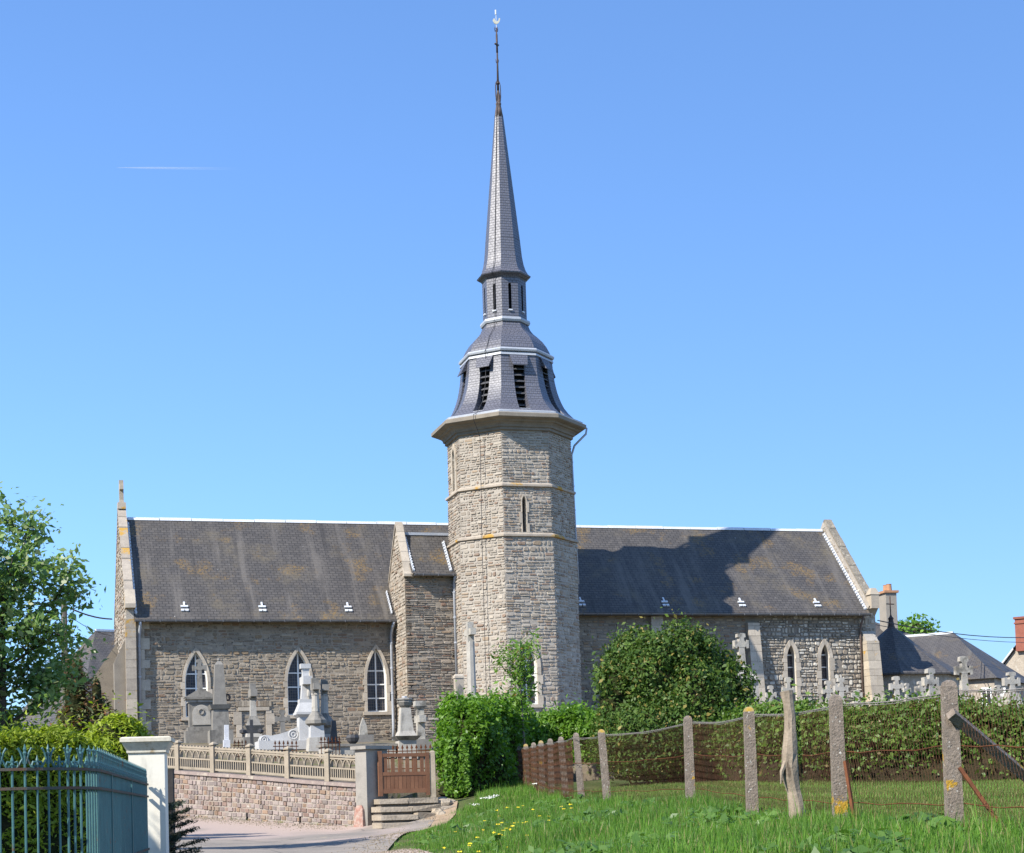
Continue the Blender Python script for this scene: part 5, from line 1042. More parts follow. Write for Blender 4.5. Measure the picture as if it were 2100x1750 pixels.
def shrub(name, ells, mat, size, dens, label, cat='shrub', base=None, stems=5, asp=.5, amp=.1, jit=.9, coremat='core', spray=None, depthj=.12):
    """ells: (x, y, z, rx, ry, rz) lobes in world space"""
    E_ = np.array(ells, float); o0 = np.array(base if base is not None else (E_[0, 0], E_[0, 1], E_[:, 2].min()-E_[0, 5])); root = thing(name, tuple(o0), label, cat)
    XS, NS = [], []
    for i, e in enumerate(E_):
        ar = 4*PI*((e[3]*e[4])**1.6/3+(e[3]*e[5])**1.6/3+(e[4]*e[5])**1.6/3)**(1/1.6); n = int(ar*dens); v = RNG.normal(size=(n, 3)); v /= np.linalg.norm(v, axis=1)[:, None]
        X = e[:3]+v*e[3:]*(1+RNG.normal(size=(n, 1))*depthj-.03); N = v/e[3:]; N /= np.linalg.norm(N, axis=1)[:, None]; X += N*bumpy(X, 1.4, amp)[:, None]; keep = np.ones(n, bool)
        for j, f in enumerate(E_):
            if j != i: keep &= (((X-f[:3])/(f[3:]*.86))**2).sum(1) > 1
        keep &= X[:, 2] > o0[2]+.02; XS.append(X[keep]); NS.append(N[keep])
    X, N = np.concatenate(XS), np.concatenate(NS)
    gk = np.sin(X[:, 0]*4.1+X[:, 2]*3.3)*np.sin(X[:, 2]*5.3-X[:, 1]*3.7)+.6*np.sin(X[:, 0]*9+X[:, 1]*8)*np.sin(X[:, 2]*10); m = gk+RNG.normal(size=len(gk))*.5 > -.7; X, N = X[m], N[m]
    X = X+N*((RNG.random(len(X)) < .04)*RNG.uniform(.05, .32, len(X)))[:, None]*np.array([1, 1, 1.3])
    if spray is not None: N = N*.3+np.array(spray)
    quads_mesh('foliage', leaves(X-o0, N, size, asp, jit), Mt[mat], root)
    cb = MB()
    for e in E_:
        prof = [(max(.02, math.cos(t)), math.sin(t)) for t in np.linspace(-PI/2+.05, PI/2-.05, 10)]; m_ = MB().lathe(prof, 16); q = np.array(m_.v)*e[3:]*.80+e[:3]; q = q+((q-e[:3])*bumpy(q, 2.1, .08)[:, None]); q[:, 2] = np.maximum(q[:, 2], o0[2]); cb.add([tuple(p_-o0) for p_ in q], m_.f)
    tag(cb.build('inner_core', Mt[coremat], root, smooth=True, uv=False), kind='stuff')  # closed lobes, coloured dark for the shade among the leaves
    for k in range(stems):
        a = 2*PI*k/max(1, stems); r = .12*math.sqrt(stems); e = E_[k % len(E_)]; tp = (e[:3]-o0)
        MB().tube([(r*math.cos(a)*.5, r*math.sin(a)*.5, -.05), (r*math.cos(a), r*math.sin(a), tp[2]*.4), (tp[0]*.8, tp[1]*.8, tp[2])], [.05, .04, .015], 6).build('stem', Mt['bark'], root)
    return root
def tree(name, base, trunk, h, label, leafmat, barkmat, lsize, nper, spread, levels=3, rad=.12, lean=(0, 0), crown=(.3, 1.0), seed=1, nb=(7, 6, 5), clus=.16, asp=.55, blen=.42, up=.5):
    rs = random.Random(seed); root = thing(name, tuple(base), label, 'tree'); wood = MB(); tips = []; tr = MB()
    tp = [Vector((lean[0]*t+.06*math.sin(t*5+seed)*h*.1, lean[1]*t, h*t*.92)) for t in np.linspace(0, 1, 8)]; rr = [rad*(1-.86*t) for t in np.linspace(0, 1, 8)]; tr.tube([Vector((0, 0, -.15))]+tp, [rad*1.25]+rr, 8)
    def branch(p, d, L_, r, lv):
        n = 4; pts = [p]; dd = d.copy()
        for k in range(n):
            dd = (dd+Vector((rs.uniform(-.25, .25), rs.uniform(-.25, .25), rs.uniform(-.08, .28)*up*1.6))).normalized(); pts.append(pts[-1]+dd*L_/n)
        wood.tube(pts, [r*(1-.75*k/n) for k in range(n+1)], 5)
        if lv == 0: tips.extend([(pts[k], dd) for k in range(1, n+1)]); return
        for k in range(nb[levels-lv] if levels-lv < len(nb) else 4):
            t = rs.uniform(.25, 1); i = min(n-1, int(t*n)); q = pts[i].lerp(pts[i+1], t*n-i); v = Vector((rs.gauss(0, 1), rs.gauss(0, 1), rs.gauss(.25, .7))).normalized(); branch(q, (dd*.55+v*.75).normalized(), L_*rs.uniform(.42, .62), r*.5, lv-1)
        tips.append((pts[-1], dd))
    for k in range(nb[0]+5):
        t = crown[0]+(crown[1]-crown[0])*(k+.5)/(nb[0]+5)*rs.uniform(.92, 1.04); t = min(t, .99); i = min(6, int(t*7)); q = tp[i].lerp(tp[i+1], t*7-i); a = k*2.4+seed; e = rs.uniform(.2, .6)+t*.5*up*1.4
        prof = spread*math.sin(PI*min(1, .18+.82*(1-(t-crown[0])/(1-crown[0]+1e-6)*.8)))**.6
        branch(q, Vector((math.cos(a), math.sin(a), e)).normalized(), max(.3, prof*blen*2), rad*.4*(1-.6*t), levels-1)
    tips.extend([(tp[-1], Vector((0, 0, 1)))]*3)
    tr.build('trunk', Mt[barkmat], root, smooth=True); tag(wood.build('branches', Mt[barkmat], root, smooth=True, uv=False), kind='stuff')
    T_ = np.array([tuple(q[0]) for q in tips]); C = np.repeat(T_, nper, 0)+RNG.normal(size=(len(T_)*nper, 3))*clus*np.array([1, 1, .8]); N = RNG.normal(size=C.shape)*.6+np.array([-.2, -.25, .75])
    quads_mesh('crown', leaves(C, N, lsize, asp, .5), Mt[leafmat], root); return root
def W(x, y, D): p = at(x, y, D); return (p.x, p.y, p.z)
# bright hedge by the gate
def hp(x, D, ytop, hw, zb=None):
    p = at(x, ytop, D); g = h1(p.x, p.y) if zb is None else zb; return (p.x, p.y, g, p.z, hw)
hedge('beech_hedge', [hp(938, 40.3, 1500, .5), hp(962, 41.4, 1456, .68), hp(985, 42.6, 1442, .72), hp(1015, 44.6, 1450, .72), hp(1055, 46.6, 1468, .65), hp(1150, 46.8, 1472, .6), hp(1255, 45.5, 1474, .6)], 'hedge_bright', .095, 1500, 'bright green leafy hedge between the wooden gate and the field fence', .2)
hp2 = [hp(1500, 37.5, 1470, .55), hp(1600, 35.2, 1460, .6), hp(1750, 33.6, 1457, .6), hp(1950, 32.4, 1455, .6), hp(2120, 31.6, 1453, .6), hp(2300, 31, 1450, .6)]
hedge('field_hedge', hp2, 'hedge_right', .08, 1500, 'long clipped hedge with bare brown foot behind the wire fence at the right', .12, .45, .6, 'core_brown', .09)
# big shrub
b0 = W(1385, 1600, 39); gz0 = h1(b0[0], b0[1])
def ell(x, y, D, rx, rz, ry=None): p = W(x, y, D); return (p[0], p[1], p[2], px_m(rx, D), px_m(ry or rx, D), px_m(rz, D))
shrub('holly_shrub', [ell(1385, 1470, 39, 118, 128), ell(1300, 1384, 39.2, 58, 80), ell(1392, 1352, 38.7, 54, 66), ell(1440, 1385, 39, 58, 76), ell(1350, 1390, 38.4, 60, 76), ell(1490, 1435, 39.3, 52, 66), ell(1268, 1450, 38.8, 46, 92), ell(1340, 1520, 38.2, 112, 84), ell(1470, 1525, 38.6, 84, 74), ell(1420, 1450, 38.2, 70, 90)], 'shrub', .088, 1400, 'large rounded dark green shrub in front of the chancel', 'shrub', (b0[0], b0[1], gz0), 6, .5, .15, .9, 'core', None, .10)
# sapling
sp = at(1080, 1540, 43.0); sz = max(hc(sp.x, sp.y), h1(sp.x, sp.y))-.1; sh_ = at(1066, 1362, 43.5).z-sz
tree('sapling', (sp.x, sp.y, sz), None, sh_, 'young thin tree with fresh green leaves rising from the bright hedge', 'sapling_leaf', 'bark_pale', .12, 9, 1.05, 2, .05, (-.15, 0), (.70, 1.0), 4, (5, 4), .11, .32, .42, .9)
# tree, conifers and hedges in the garden at the left
tb_ = at(8, 1600, 27); tz = h1(tb_.x, tb_.y); th_ = at(20, 1125, 27).z-tz
tree('garden_tree', (tb_.x, tb_.y, tz), None, th_, 'leafy grey green fruit tree at the left edge of the picture', 'tree_leaf', 'bark', .11, 8, 1.55, 3, .13, (.0, 0), (.26, 1.0), 3, (12, 6, 4), .15, .55, .40, .55)
cb_ = at(150, 1560, 34); cz = h1(cb_.x, cb_.y)
def tcone(x, ytop, D, hw, ybot): 
    p, q = at(x, ytop, D), at(x, ybot, D); return [(p.x, p.y, q.z+(p.z-q.z)*t, px_m(hw, D)*(1.02-t)**.7, px_m(hw, D)*(1.02-t)**.7, (p.z-q.z)*.24) for t in (.12, .38, .62, .82)]
shrub('brown_conifer', tcone(152, 1358, 34, 50, 1545), 'brownconifer', .12, 900, 'browning upright conifer left of the church corner', 'conifer', (cb_.x, cb_.y, cz), 1, .3, .10, .6, 'core', (0, -.1, 1.2))
c2 = at(196, 1560, 35.5); shrub('bushy_conifer', tcone(198, 1396, 35.5, 40, 1545), 'brownconifer', .11, 800, 'shorter grey brown conifer touching the church corner', 'conifer', (c2.x, c2.y, h1(c2.x, c2.y)), 1, .3, .10, .6, 'core', (0, -.1, 1.2))
hg = [hp(-120, 23.2, 1508, .5), hp(0, 23.2, 1512, .5), hp(90, 23.4, 1506, .5), hp(170, 23.6, 1508, .5), hp(215, 23.8, 1492, .45)]
hedge('cypress_hedge', hg, 'thuja', .085, 2600, 'yellow green clipped cypress hedge behind the teal railing', .07, None, .3, 'core', .05)
tc_ = at(240, 1600, 24.4); shrub('cypress_bush', [ell(240, 1545, 24.4, 64, 72), ell(232, 1520, 24.3, 48, 52), ell(262, 1520, 24.5, 40, 46), ell(240, 1610, 24.4, 68, 70), ell(240, 1690, 24.4, 64, 70)], 'thuja', .085, 1900, 'rounded yellow green cypress bush just left of the white pillar', 'bush', (tc_.x, tc_.y, h1(tc_.x, tc_.y)), 1, .3, .06, .6, 'core', (0, -.1, .9), .06)
ob = (-10.2, 18.2); shrub('shade_tree', [(ob[0], ob[1]+.8, 4.0, 2.4, 2.3, 1.6), (-9.8, 16.6, 5.4, 1.4, 1.4, .9)], 'tree_leaf', .16, 300, 'leafy tree left of the railing outside the picture, shading the railing and pillar', 'tree', (ob[0], ob[1], h1(*ob)), 1, .55, .25)
# low spruce boughs behind the pillar
sx_ = at(343, 1715, 21.6); srt = thing('young_spruce', (sx_.x, sx_.y, h1(sx_.x, sx_.y)), 'dark young spruce reaching out to the right from behind the white pillar', 'spruce'); sg = srt.location.z
hs = at(345, 1640, 21.6).z-sg; MB().tube([(0, 0, -.1), (0, 0, hs)], [.04, .012], 6).build('trunk', Mt['bark'], srt); bw = MB(); XS = []
for k in range(26):
    t = k/26; a = k*2.399; z = hs*(.12+.82*t); L_ = (.52-.34*t)*(1.0 if math.cos(a) > -.2 else .7); e = Vector((math.cos(a)*L_, math.sin(a)*L_, .05+L_*.12)); p0 = Vector((0, 0, z)); bw.tube([p0, p0+e*.5+Vector((0, 0, .0)), p0+e], [.010, .008, .004], 4)
    for j in range(12):
        q = p0+e*((j+1)/12)
        for sd in (-1, 1):
            n_ = Vector((-e.y, e.x, 0)).normalized()*sd*.11*(1-.5*j/12)+e.normalized()*.09
            for m in range(9): XS.append(tuple(q+n_*(m/9)+Vector((random.gauss(0, .012), random.gauss(0, .012), random.gauss(0, .012)))))
tag(bw.build('boughs', Mt['bark'], srt), kind='stuff'); C = np.array(XS); quads_mesh('needles', leaves(C, np.tile([0, 0, 1.0], (len(C), 1)), .06, .16, 1.2), Mt['spruce'], srt)
# tree behind the houses at the right
q = at(1868, 1330, 105); shrub('far_tree', [(q.x, q.y, q.z+.8, 1.5, 1.3, .9), (q.x-.6, q.y, q.z+.2, 1.2, 1.2, 1.0), (q.x+.7, q.y, q.z+.1, 1.0, 1.0, .8), (q.x, q.y, q.z-2.2, 1.5, 1.4, 1.9)], 'hedge_bright', .24, 120, 'green tree top showing above the house roof right of the rendered chimney', 'tree', (q.x, q.y, 2.9), 1, .6, .3)

# ---- grass
fx = np.array([at(x, 1600, D).x for x, y, D in POSTS]); fy = np.array([D for x, y, D in POSTS])
def fenceX(y): return np.interp(y, np.r_[8, fy], np.r_[5.6, fx])
rr_ = np.array(RR[:8]); 
def roadX(y): return np.interp(y, rr_[:, 1], rr_[:, 0])
def blades(X, Y, hgt, wd, lean=.45):
    n = len(X); Z = H(X, Y)-.03; a = RNG.uniform(0, 2*PI, n); w_ = wd*RNG.uniform(.6, 1.3, n); l = hgt*lean*RNG.uniform(.1, 1.2, n); b = RNG.uniform(0, 2*PI, n)
    P = np.zeros((n, 3, 3)); P[:, 0] = np.stack([X-np.cos(a)*w_/2, Y-np.sin(a)*w_/2, Z], 1); P[:, 1] = np.stack([X+np.cos(a)*w_/2, Y+np.sin(a)*w_/2, Z], 1); P[:, 2] = np.stack([X+np.cos(b)*l, Y+np.sin(b)*l, Z+hgt], 1); return P
def scatter(n, x0, x1, y0, y1, ok):
    X = RNG.uniform(x0, x1, n); Y = y0+(y1-y0)*RNG.random(n)**1.25; m = ok(X, Y) & (np.abs(X) < Y*.40+1.6); return X[m], Y[m]
X, Y = scatter(440000, -3, 6.5, 8.5, 45, lambda x, y: (x < fenceX(y)+.25) & (x > roadX(y)+.3*np.sin(y*2.1)*np.sin(y*5.3)+.1*np.sin(y*17)+.05) & ((np.sin(x*3.1+y*1.3)*np.sin(y*2.7-x*2)+.4*RNG.normal(size=len(x)) > -.75) | (x > roadX(y)+1.2)) & ~((y > 38.2) & (x < -.9)))
cl = np.sin(X*2.3+Y*1.1)*np.sin(Y*1.7-X*.9)+.5*np.sin(X*6.1)*np.sin(Y*5.3); hgt = np.clip(.105+.05*cl+RNG.normal(size=len(X))*.03, .03, .4)*np.where(RNG.random(len(X)) < .05, 1.8, 1)
hgt *= np.clip((X-roadX(Y))/.8, .35, 1)*np.where(np.abs(X-fenceX(Y)) < .2, 1.35, 1)
tag(quads_mesh('bank_grass', blades(X, Y, hgt, .014), Mt['grass_near']), 'lush green grass on the bank in front of the wire fence', 'grass', kind='stuff')
X, Y = scatter(560000, -.5, 15, 12, 37, lambda x, y: (x > fenceX(y)+.15) & (y < 37.5-.3*x))
hgt = np.clip(.06+.02*np.sin(X*1.3+Y)*np.sin(Y*1.1)+RNG.normal(size=len(X))*.02, .02, .16)
tag(quads_mesh('field_grass', blades(X, Y, hgt, .016, .7), Mt['grass_field']), 'short dry green grass in the field behind the wire fence', 'grass', kind='stuff')
# weeds, buttercups, white umbels
X, Y = scatter(2600, -2, 5, 10, 36, lambda x, y: (x < fenceX(y)+.3) & (x > roadX(y)+.5)); k = np.sin(X*1.9)*np.sin(Y*.8+1) > .25; X, Y = X[k], Y[k]
C = np.stack([X, Y, H(X, Y)+RNG.uniform(.03, .12, len(X))], 1); C = np.repeat(C, 5, 0)+RNG.normal(size=(len(C)*5, 3))*np.array([.05, .05, .015])
tag(quads_mesh('broad_weeds', leaves(C, np.tile([-.2, -.4, 1.0], (len(C), 1)), .10, .5, .5), Mt['weed']), 'broad leaved weeds growing through the bank grass', 'weeds', kind='stuff')
BC = [(1040, 1657), (1062, 1662), (1070, 1655), (1040, 1690), (1048, 1695), (1052, 1688), (1003, 1702), (1020, 1706), (1045, 1712), (1060, 1700), (985, 1690), (1012, 1665), (1100, 1668), (935, 1706), (962, 1720), (1025, 1730), (1070, 1692), (1168, 1668), (1172, 1660), (1188, 1655), (1110, 1672), (1005, 1742), (940, 1738), (1042, 1700), (1150, 1656), (1178, 1662), (1020, 1670), (1062, 1703), (1035, 1707), (1076, 1688), (980, 1736), (968, 1745), (1125, 1685), (1090, 1710)]
pet = []
for x, y in BC:
    d = ray(x, y); s = 14.0
    while s < 46 and (CAM+d*s).z > h1((CAM+d*s).x, (CAM+d*s).y)+.10: s += .15
    p = CAM+d*s
    for a in range(random.choice((1, 1, 2))):
        c = np.array(p)+RNG.normal(size=3)*np.array([.09, .2, .03])
        for b_ in range(5):
            t = b_*2*PI/5; pet.append(c+np.array([math.cos(t), math.sin(t), .3])*.02)
pet = np.array(pet); tag(quads_mesh('buttercups', leaves(pet, np.tile([-.1, -.5, 1.0], (len(pet), 1)), .026, .9, .35), Mt['buttercup']), 'yellow buttercups dotted over the grass bank', 'flowers', kind='stuff')
um = []
for x, y in ((1000, 1637), (1008, 1634), (1016, 1632), (1100, 1608), (1106, 1607), (975, 1650), (1004, 1636)):
    d = ray(x, y); s = 14.0
    while s < 46 and (CAM+d*s).z > h1((CAM+d*s).x, (CAM+d*s).y)+.2: s += .15
    p = np.array(CAM+d*s); um.append(p+RNG.normal(size=(24, 3))*np.array([.06, .06, .01]))
um = np.concatenate(um); tag(quads_mesh('cow_parsley', leaves(um, np.tile([0, -.2, 1.0], (len(um), 1)), .035, .9, .4), Mt['umbel']), 'white flower heads on the grass bank near the hedge', 'flowers', kind='stuff')

# loose gravel and tufts along the foot of the road wall and the road edge
def pebbles(name, X, Y, s, mat, lab):
    Z = H(X, Y)+.02; n = len(X); P = np.zeros((n*3, 4, 3)); sz = s*RNG.uniform(.4, 1.4, n)
    c = np.stack([X, Y, Z], 1)
    for k, (a, b) in enumerate((((1, 0, 0), (0, 0, 1)), ((0, 1, 0), (0, 0, 1)), ((1, .2, .3), (0, 1, .3)))):
        a = np.array(a, float); b = np.array(b, float); A = a[None]*sz[:, None]*.5; B = b[None]*sz[:, None]*.4; P[k*n:(k+1)*n] = np.stack([c-A, c-B*.2, c+A, c+B], 1)
    return tag(quads_mesh(name, P, mat), lab, 'gravel', kind='stuff')
tt = RNG.uniform(0, 10, 2600); off = np.abs(RNG.normal(size=2600))*.35+.03
GX = W0.x+WDIR.x*tt+WNOR.x*off; GY = W0.y+WDIR.y*tt+WNOR.y*off; sy = RNG.uniform(14, 38, 2200); ex_ = roadX(sy)-np.abs(RNG.normal(size=2200))*.35
pebbles('gravel', np.r_[GX, ex_], np.r_[GY, sy], .035, Mt['step'], 'loose tan gravel along the wall foot and road edge')
tt = RNG.uniform(0, 10, 900); k = np.sin(tt*3.1)*np.sin(tt*7.7) > .15; tt = tt[k]; off = np.abs(RNG.normal(size=len(tt)))*.05+.01
tag(quads_mesh('wall_foot_weeds', blades(W0.x+WDIR.x*tt+WNOR.x*off, W0.y+WDIR.y*tt+WNOR.y*off, RNG.uniform(.04, .14, len(tt)), .014), Mt['grass_near']), 'sparse weeds along the foot of the road wall', 'weeds', kind='stuff')
# ================================================================== WIRE FENCE ALONG THE FIELD
p0 = at(POSTS[0][0], POSTS[0][1], POSTS[0][2]); wf = thing('wire_fence', (0, 0, 0), 'rusty wire netting fence on lichened concrete posts along the field', 'fence')
tops = []; feet = []
extra = (2200, 1372, 13.4)
PL = [extra]+POSTS
for i, (x, yt, D) in enumerate(PL):
    p = at(x, yt, D); g = h1(p.x, p.y); hw = .068 if i < 6 else .062; m_ = MB(); ln = random.uniform(-.02, .02)+(-.06 if 5 < i < 8 else 0); h = p.z-g; bx = p.x-ln*1.0
    m_.fru(p.x-ln*.5*0+(.09 if i in (5, 6, 7) else 0), p.y, g-.35, p.z-.06, hw*1.08, hw*1.08, hw*.92, hw*.92, dx=(-.09 if i in (5, 6, 7) else 0)); m_.build('post', Mt['cpost'], wf)
    m_ = MB(); m_.fru(p.x, p.y, p.z-.06, p.z-.02, hw*.92, hw*.92, hw*.72, hw*.72); m_.fru(p.x, p.y, p.z-.02, p.z, hw*.72, hw*.72, hw*.25, hw*.25); m_.build('post_top', Mt['cpost_top'] if i in (5, 9, 11) or i == 3 else Mt['cpost'], wf)
    tops.append(Vector((p.x, p.y, p.z))); feet.append(g)
# bare wooden post
wp = at(1612, 1418, 19.4); g = h1(wp.x, wp.y); h = wp.z-g; m_ = MB(); pts = []; rads = []
for k in range(13):
    t = k/12; pts.append((wp.x+.075*(1-t)+.018*math.sin(t*9)-.02*math.exp(-((t-.45)/.1)**2), wp.y+.02*math.sin(t*7), g-.2+(h+.2)*t)); rads.append(.095-.025*t+.012*math.sin(t*13)+.018*math.exp(-((t-.45)/.08)**2))
m_.tube(pts, rads, 9); m_.v = [(a+random.uniform(-.007, .007), b+random.uniform(-.007, .007), c) for a, b, c in m_.v]
wpo = m_.build('wooden_post', Mt['drift'], wf); wpo['label'] = 'gnarled bare wooden post among the concrete ones'
m_ = MB(); m_.tube([(pts[6][0]-.05, pts[6][1]-.05, pts[6][2]+.05), (pts[6][0]-.10, pts[6][1]-.07, pts[6][2]-.06), (pts[6][0]-.115, pts[6][1]-.07, pts[6][2]-.2)], [.03, .025, .008], 6); m_.build('broken_branch', Mt['drift'], wpo)
# braces and rods
a, b = at(1957, 1470, 15.4), at(2125, 1610, 15.9); m_ = MB(); d = (b-a).normalized(); m_.tube([a-d*.05, b, b+d*1.2], .062, 4); m_.build('brace', Mt['cpost'], wf)
for (x0, y0, D0), (x1, y1, D1) in (((1733, 1562, 17.7), (1756, 1700, 17.2)), ((1968, 1575, 15.3), (2085, 1728, 14.9))):
    m_ = MB(); m_.tube([at(x0, y0, D0), at(x1, y1, D1)+Vector((0, 0, -.05))], .022, 4); m_.build('iron_rod', Mt['rustiron'], wf)
# strands and netting, span by span
def span_pt(i, t, f): # f: 0 foot .. 1 top strand
    A, B = tops[i], tops[i+1]; z1 = A.z*(1-t)+B.z*t-.10-.05*math.sin(PI*t)*min(1, (A-B).length/4); z0 = feet[i]*(1-t)+feet[i+1]*t+.03; return Vector((A.x*(1-t)+B.x*t+(.07 if i < 6 else -.075), A.y*(1-t)+B.y*t, z0+(z1-z0)*f))
N_ = len(tops)
for f, mt, r in ((1.0, 'wire', .006), (.985, 'wire', .004), (.60, 'rustiron', .005), (.17, 'rustiron', .005)):
    pts = []
    for i in range(N_-1):
        for k in range(6): pts.append(span_pt(i, k/6, f)+Vector((0, 0, .012*math.sin((i*6+k)*2.2+f*9)*(1 if f < 1 else .3))))
    pts.append(span_pt(N_-2, 1.0, f)); MB().tube(pts, r, 4).build('wire_strand', Mt[mt], wf)
m_ = MB()
for i in range(0, 5):
    A, B = span_pt(i, 0, 1), span_pt(i, 1, 1); n = int((A-B).length/.11)
    for k in range(n): c = span_pt(i, (k+.5)/n, 1.0); m_.tube([c+Vector((-.012, -.01, -.02)), c+Vector((.012, .01, .02))], .003, 3, cap=False)
tag(m_.build('barbs', Mt['wire'], wf), kind='stuff')
tri = []
for i in range(N_-1):
    A, B = tops[i], tops[i+1]; L_ = math.hypot(A.x-B.x, A.y-B.y); cell = .058 if i < 5 else .08; nx = max(2, int(L_/cell)); hz = (tops[i].z+tops[i+1].z)/2-(feet[i]+feet[i+1])/2-.13; nz = max(2, int(hz/(cell*1.55))); r = .0018 if i < 3 else .0013 if i < 6 else .0030
    hx = Vector((B.x-A.x, B.y-A.y, 0)).normalized()
    def node(c, rw): 
        w_ = .006*math.sin(c*1.7+rw*2.3); return span_pt(i, min(1, max(0, (c+(.5 if rw % 2 else 0))/nx)), min(.985, rw/nz))+hx*w_
    def seg(p, q):
        d = (q-p).normalized(); s1 = d.cross(Vector((hx.y, -hx.x, 0))).normalized()*r; s2 = d.cross(s1).normalized()*r
        tri.append([p+s1, q+s1, q-s1, p-s1]); tri.append([p+s2, q+s2, q-s2, p-s2])
    for rw in range(nz):
        for c in range(nx):
            m1 = node(c, rw); up_ = Vector((0, 0, hz/nz*.12)); m2 = m1+up_; seg(m1, m2)
            seg(m2, node(c, rw+1)); seg(m2, node(c+1 if rw % 2 else c-1, rw+1)) if 0 < c or rw % 2 else None
tag(quads_mesh('wire_netting', np.array([[tuple(p) for p in q] for q in tri]), Mt['net'], wf), kind='stuff')
# ================================================================== TEAL RAILING AND WHITE PILLAR
pb = at(303, 1520, 20.9); pr = at(301, 1607, 20.66)
pil = thing('gate_pillar', (pb.x, pb.y, h1(pb.x, pb.y)-.1), 'cream painted pillar with moulded cap at the end of the teal railing', 'pillar', .12); z0 = pil.location.z; zt = at(300, 1509, 20.4).z-z0
MB().box((-.215, -.215, 0), (.215, .215, zt-.17)).build('shaft', Mt['pillar'], pil)
m_ = MB(); 
for a, b, h0, hh in ((.215, .235, zt-.21, zt-.19), (.235, .235, zt-.19, zt-.165), (.235, .29, zt-.165, zt-.06), (.305, .305, zt-.06, zt-.015), (.305, .28, zt-.015, zt)): m_.fru(0, 0, h0, hh, a, a, b, b)
m_.build('cap', Mt['pillar_cap'], pil)
rail = thing('iron_railing', (0, 0, 0), 'teal painted iron railing with spear and scroll heads bending round to the cream pillar', 'railing')
# plan: straight from the left, then a curve, then away to the pillar
pl = [Vector((-7.2, 13.1, 0)), Vector((-5.2, 12.85, 0)), Vector((-3.85, 12.75, 0)), Vector((-3.6, 12.82, 0)), Vector((-3.42, 13.0, 0)), Vector((-3.33, 13.3, 0)), Vector((-3.34, 13.7, 0)), Vector((pr.x, pr.y, 0))]
dl = [0]; 
for a, b in zip(pl[:-1], pl[1:]): dl.append(dl[-1]+(b-a).length)
def pp(s): return Vector((float(np.interp(s, dl, [q.x for q in pl])), float(np.interp(s, dl, [q.y for q in pl])), 0))
def rrun(s0, s1, z, rx, rz, mat, name='rail'):
    n = max(2, int((s1-s0)/.12)); pts = [pp(s0+(s1-s0)*k/n) for k in range(n+1)]; b = MB()
    for i, p in enumerate(pts):
        d = (pts[min(i+1, n)]-pts[max(i-1, 0)]).normalized(); nn = Vector((-d.y, d.x, 0))*rx
        b.v += [tuple(p+nn+Vector((0, 0, z-rz))), tuple(p-nn+Vector((0, 0, z-rz))), tuple(p-nn+Vector((0, 0, z+rz))), tuple(p+nn+Vector((0, 0, z+rz)))]
    for i in range(n):
        for k in range(4): b.f.append((i*4+k, i*4+(k+1) % 4, i*4+4+(k+1) % 4, i*4+4+k)); b.m.append(0)
    b.f += [(3, 2, 1, 0), (n*4, n*4+1, n*4+2, n*4+3)]; b.m += [0, 0]; return b.build(name, mat, rail)
ZU, ZM, ZL = 1.975, 1.83, 1.20
for z in (ZU, ZM): rrun(0.2, dl[-1], z, .022, .011, Mt['tealrail'])
rrun(0.2, dl[-1], ZL, .02, .012, Mt['tealrail']); rrun(0.2, dl[-1], .75, .02, .014, Mt['tealrail'])
def bar_mesh(tall):
    b = MB(); zt = 2.145 if tall else 2.06; b.tube([(0, 0, .7), (0, 0, zt-.05)], .0095, 6)
    b.lathe([(.009, zt-.07), (.016, zt-.05), (.009, zt-.035), (.013, zt-.02), (.002, zt+.02)], 6)
    for sd in (-1, 1):
        if tall: pts = [(sd*r, 0, z) for r, z in ((.008, zt-.13), (.02, zt-.08), (.03, zt-.045), (.05, zt-.01), (.058, zt-.02))]
        else: pts = [(sd*r, 0, z) for r, z in ((.012, zt-.035), (.035, zt-.03), (.045, zt-.055), (.032, zt-.078), (.018, zt-.068), (.022, zt-.055))]
        b.tube(pts, .0085, 4)
    if tall:
        for sd in (-1, 1): b.tube([(sd*r, 0, z) for r, z in ((.012, 2.06), (.03, 2.03), (.045, 2.00), (.05, 1.99))], .008, 4)
    return b.mesh('bar', Mt['teal'], uv=False)
bm = (bar_mesh(True), bar_mesh(False)); s = .25; k = 0
while s < dl[-1]-.05:
    p = pp(s); q = pp(min(s+.05, dl[-1])); d = q-p; o = link('bar', bm[k % 2], rail, (p.x, p.y, 0), math.atan2(d.y, d.x)); s += .092; k += 1
for s in (2.35, 5.9, 8.6):
    p = pp(s); d = pp(s+.05)-p; MB().box((-.028, -.02, .6), (.028, .02, 1.97)).build('post', Mt['teal'], rail, loc=(p.x, p.y, 0), rotz=math.atan2(d.y, d.x))
p = pp(2.35); MB().tube([(p.x-.02, p.y+.02, 1.55), (p.x-.02, p.y+.15, 1.2), (p.x-.05, p.y+.4, .75), (p.x-.05, p.y+.4, .3)], .014, 5).build('stay', Mt['teal'], rail)
dg = at(347, 1700, 22.2); gz_ = h1(dg.x, dg.y); tag(MB().box((-.07, -.05, -.1), (.07, .05, at(347, 1577, 22.2).z-gz_)).build('gate_stile', Mt['darkwood'], None, loc=(dg.x, dg.y, gz_)), 'dark upright timber just right of the cream pillar', 'post')
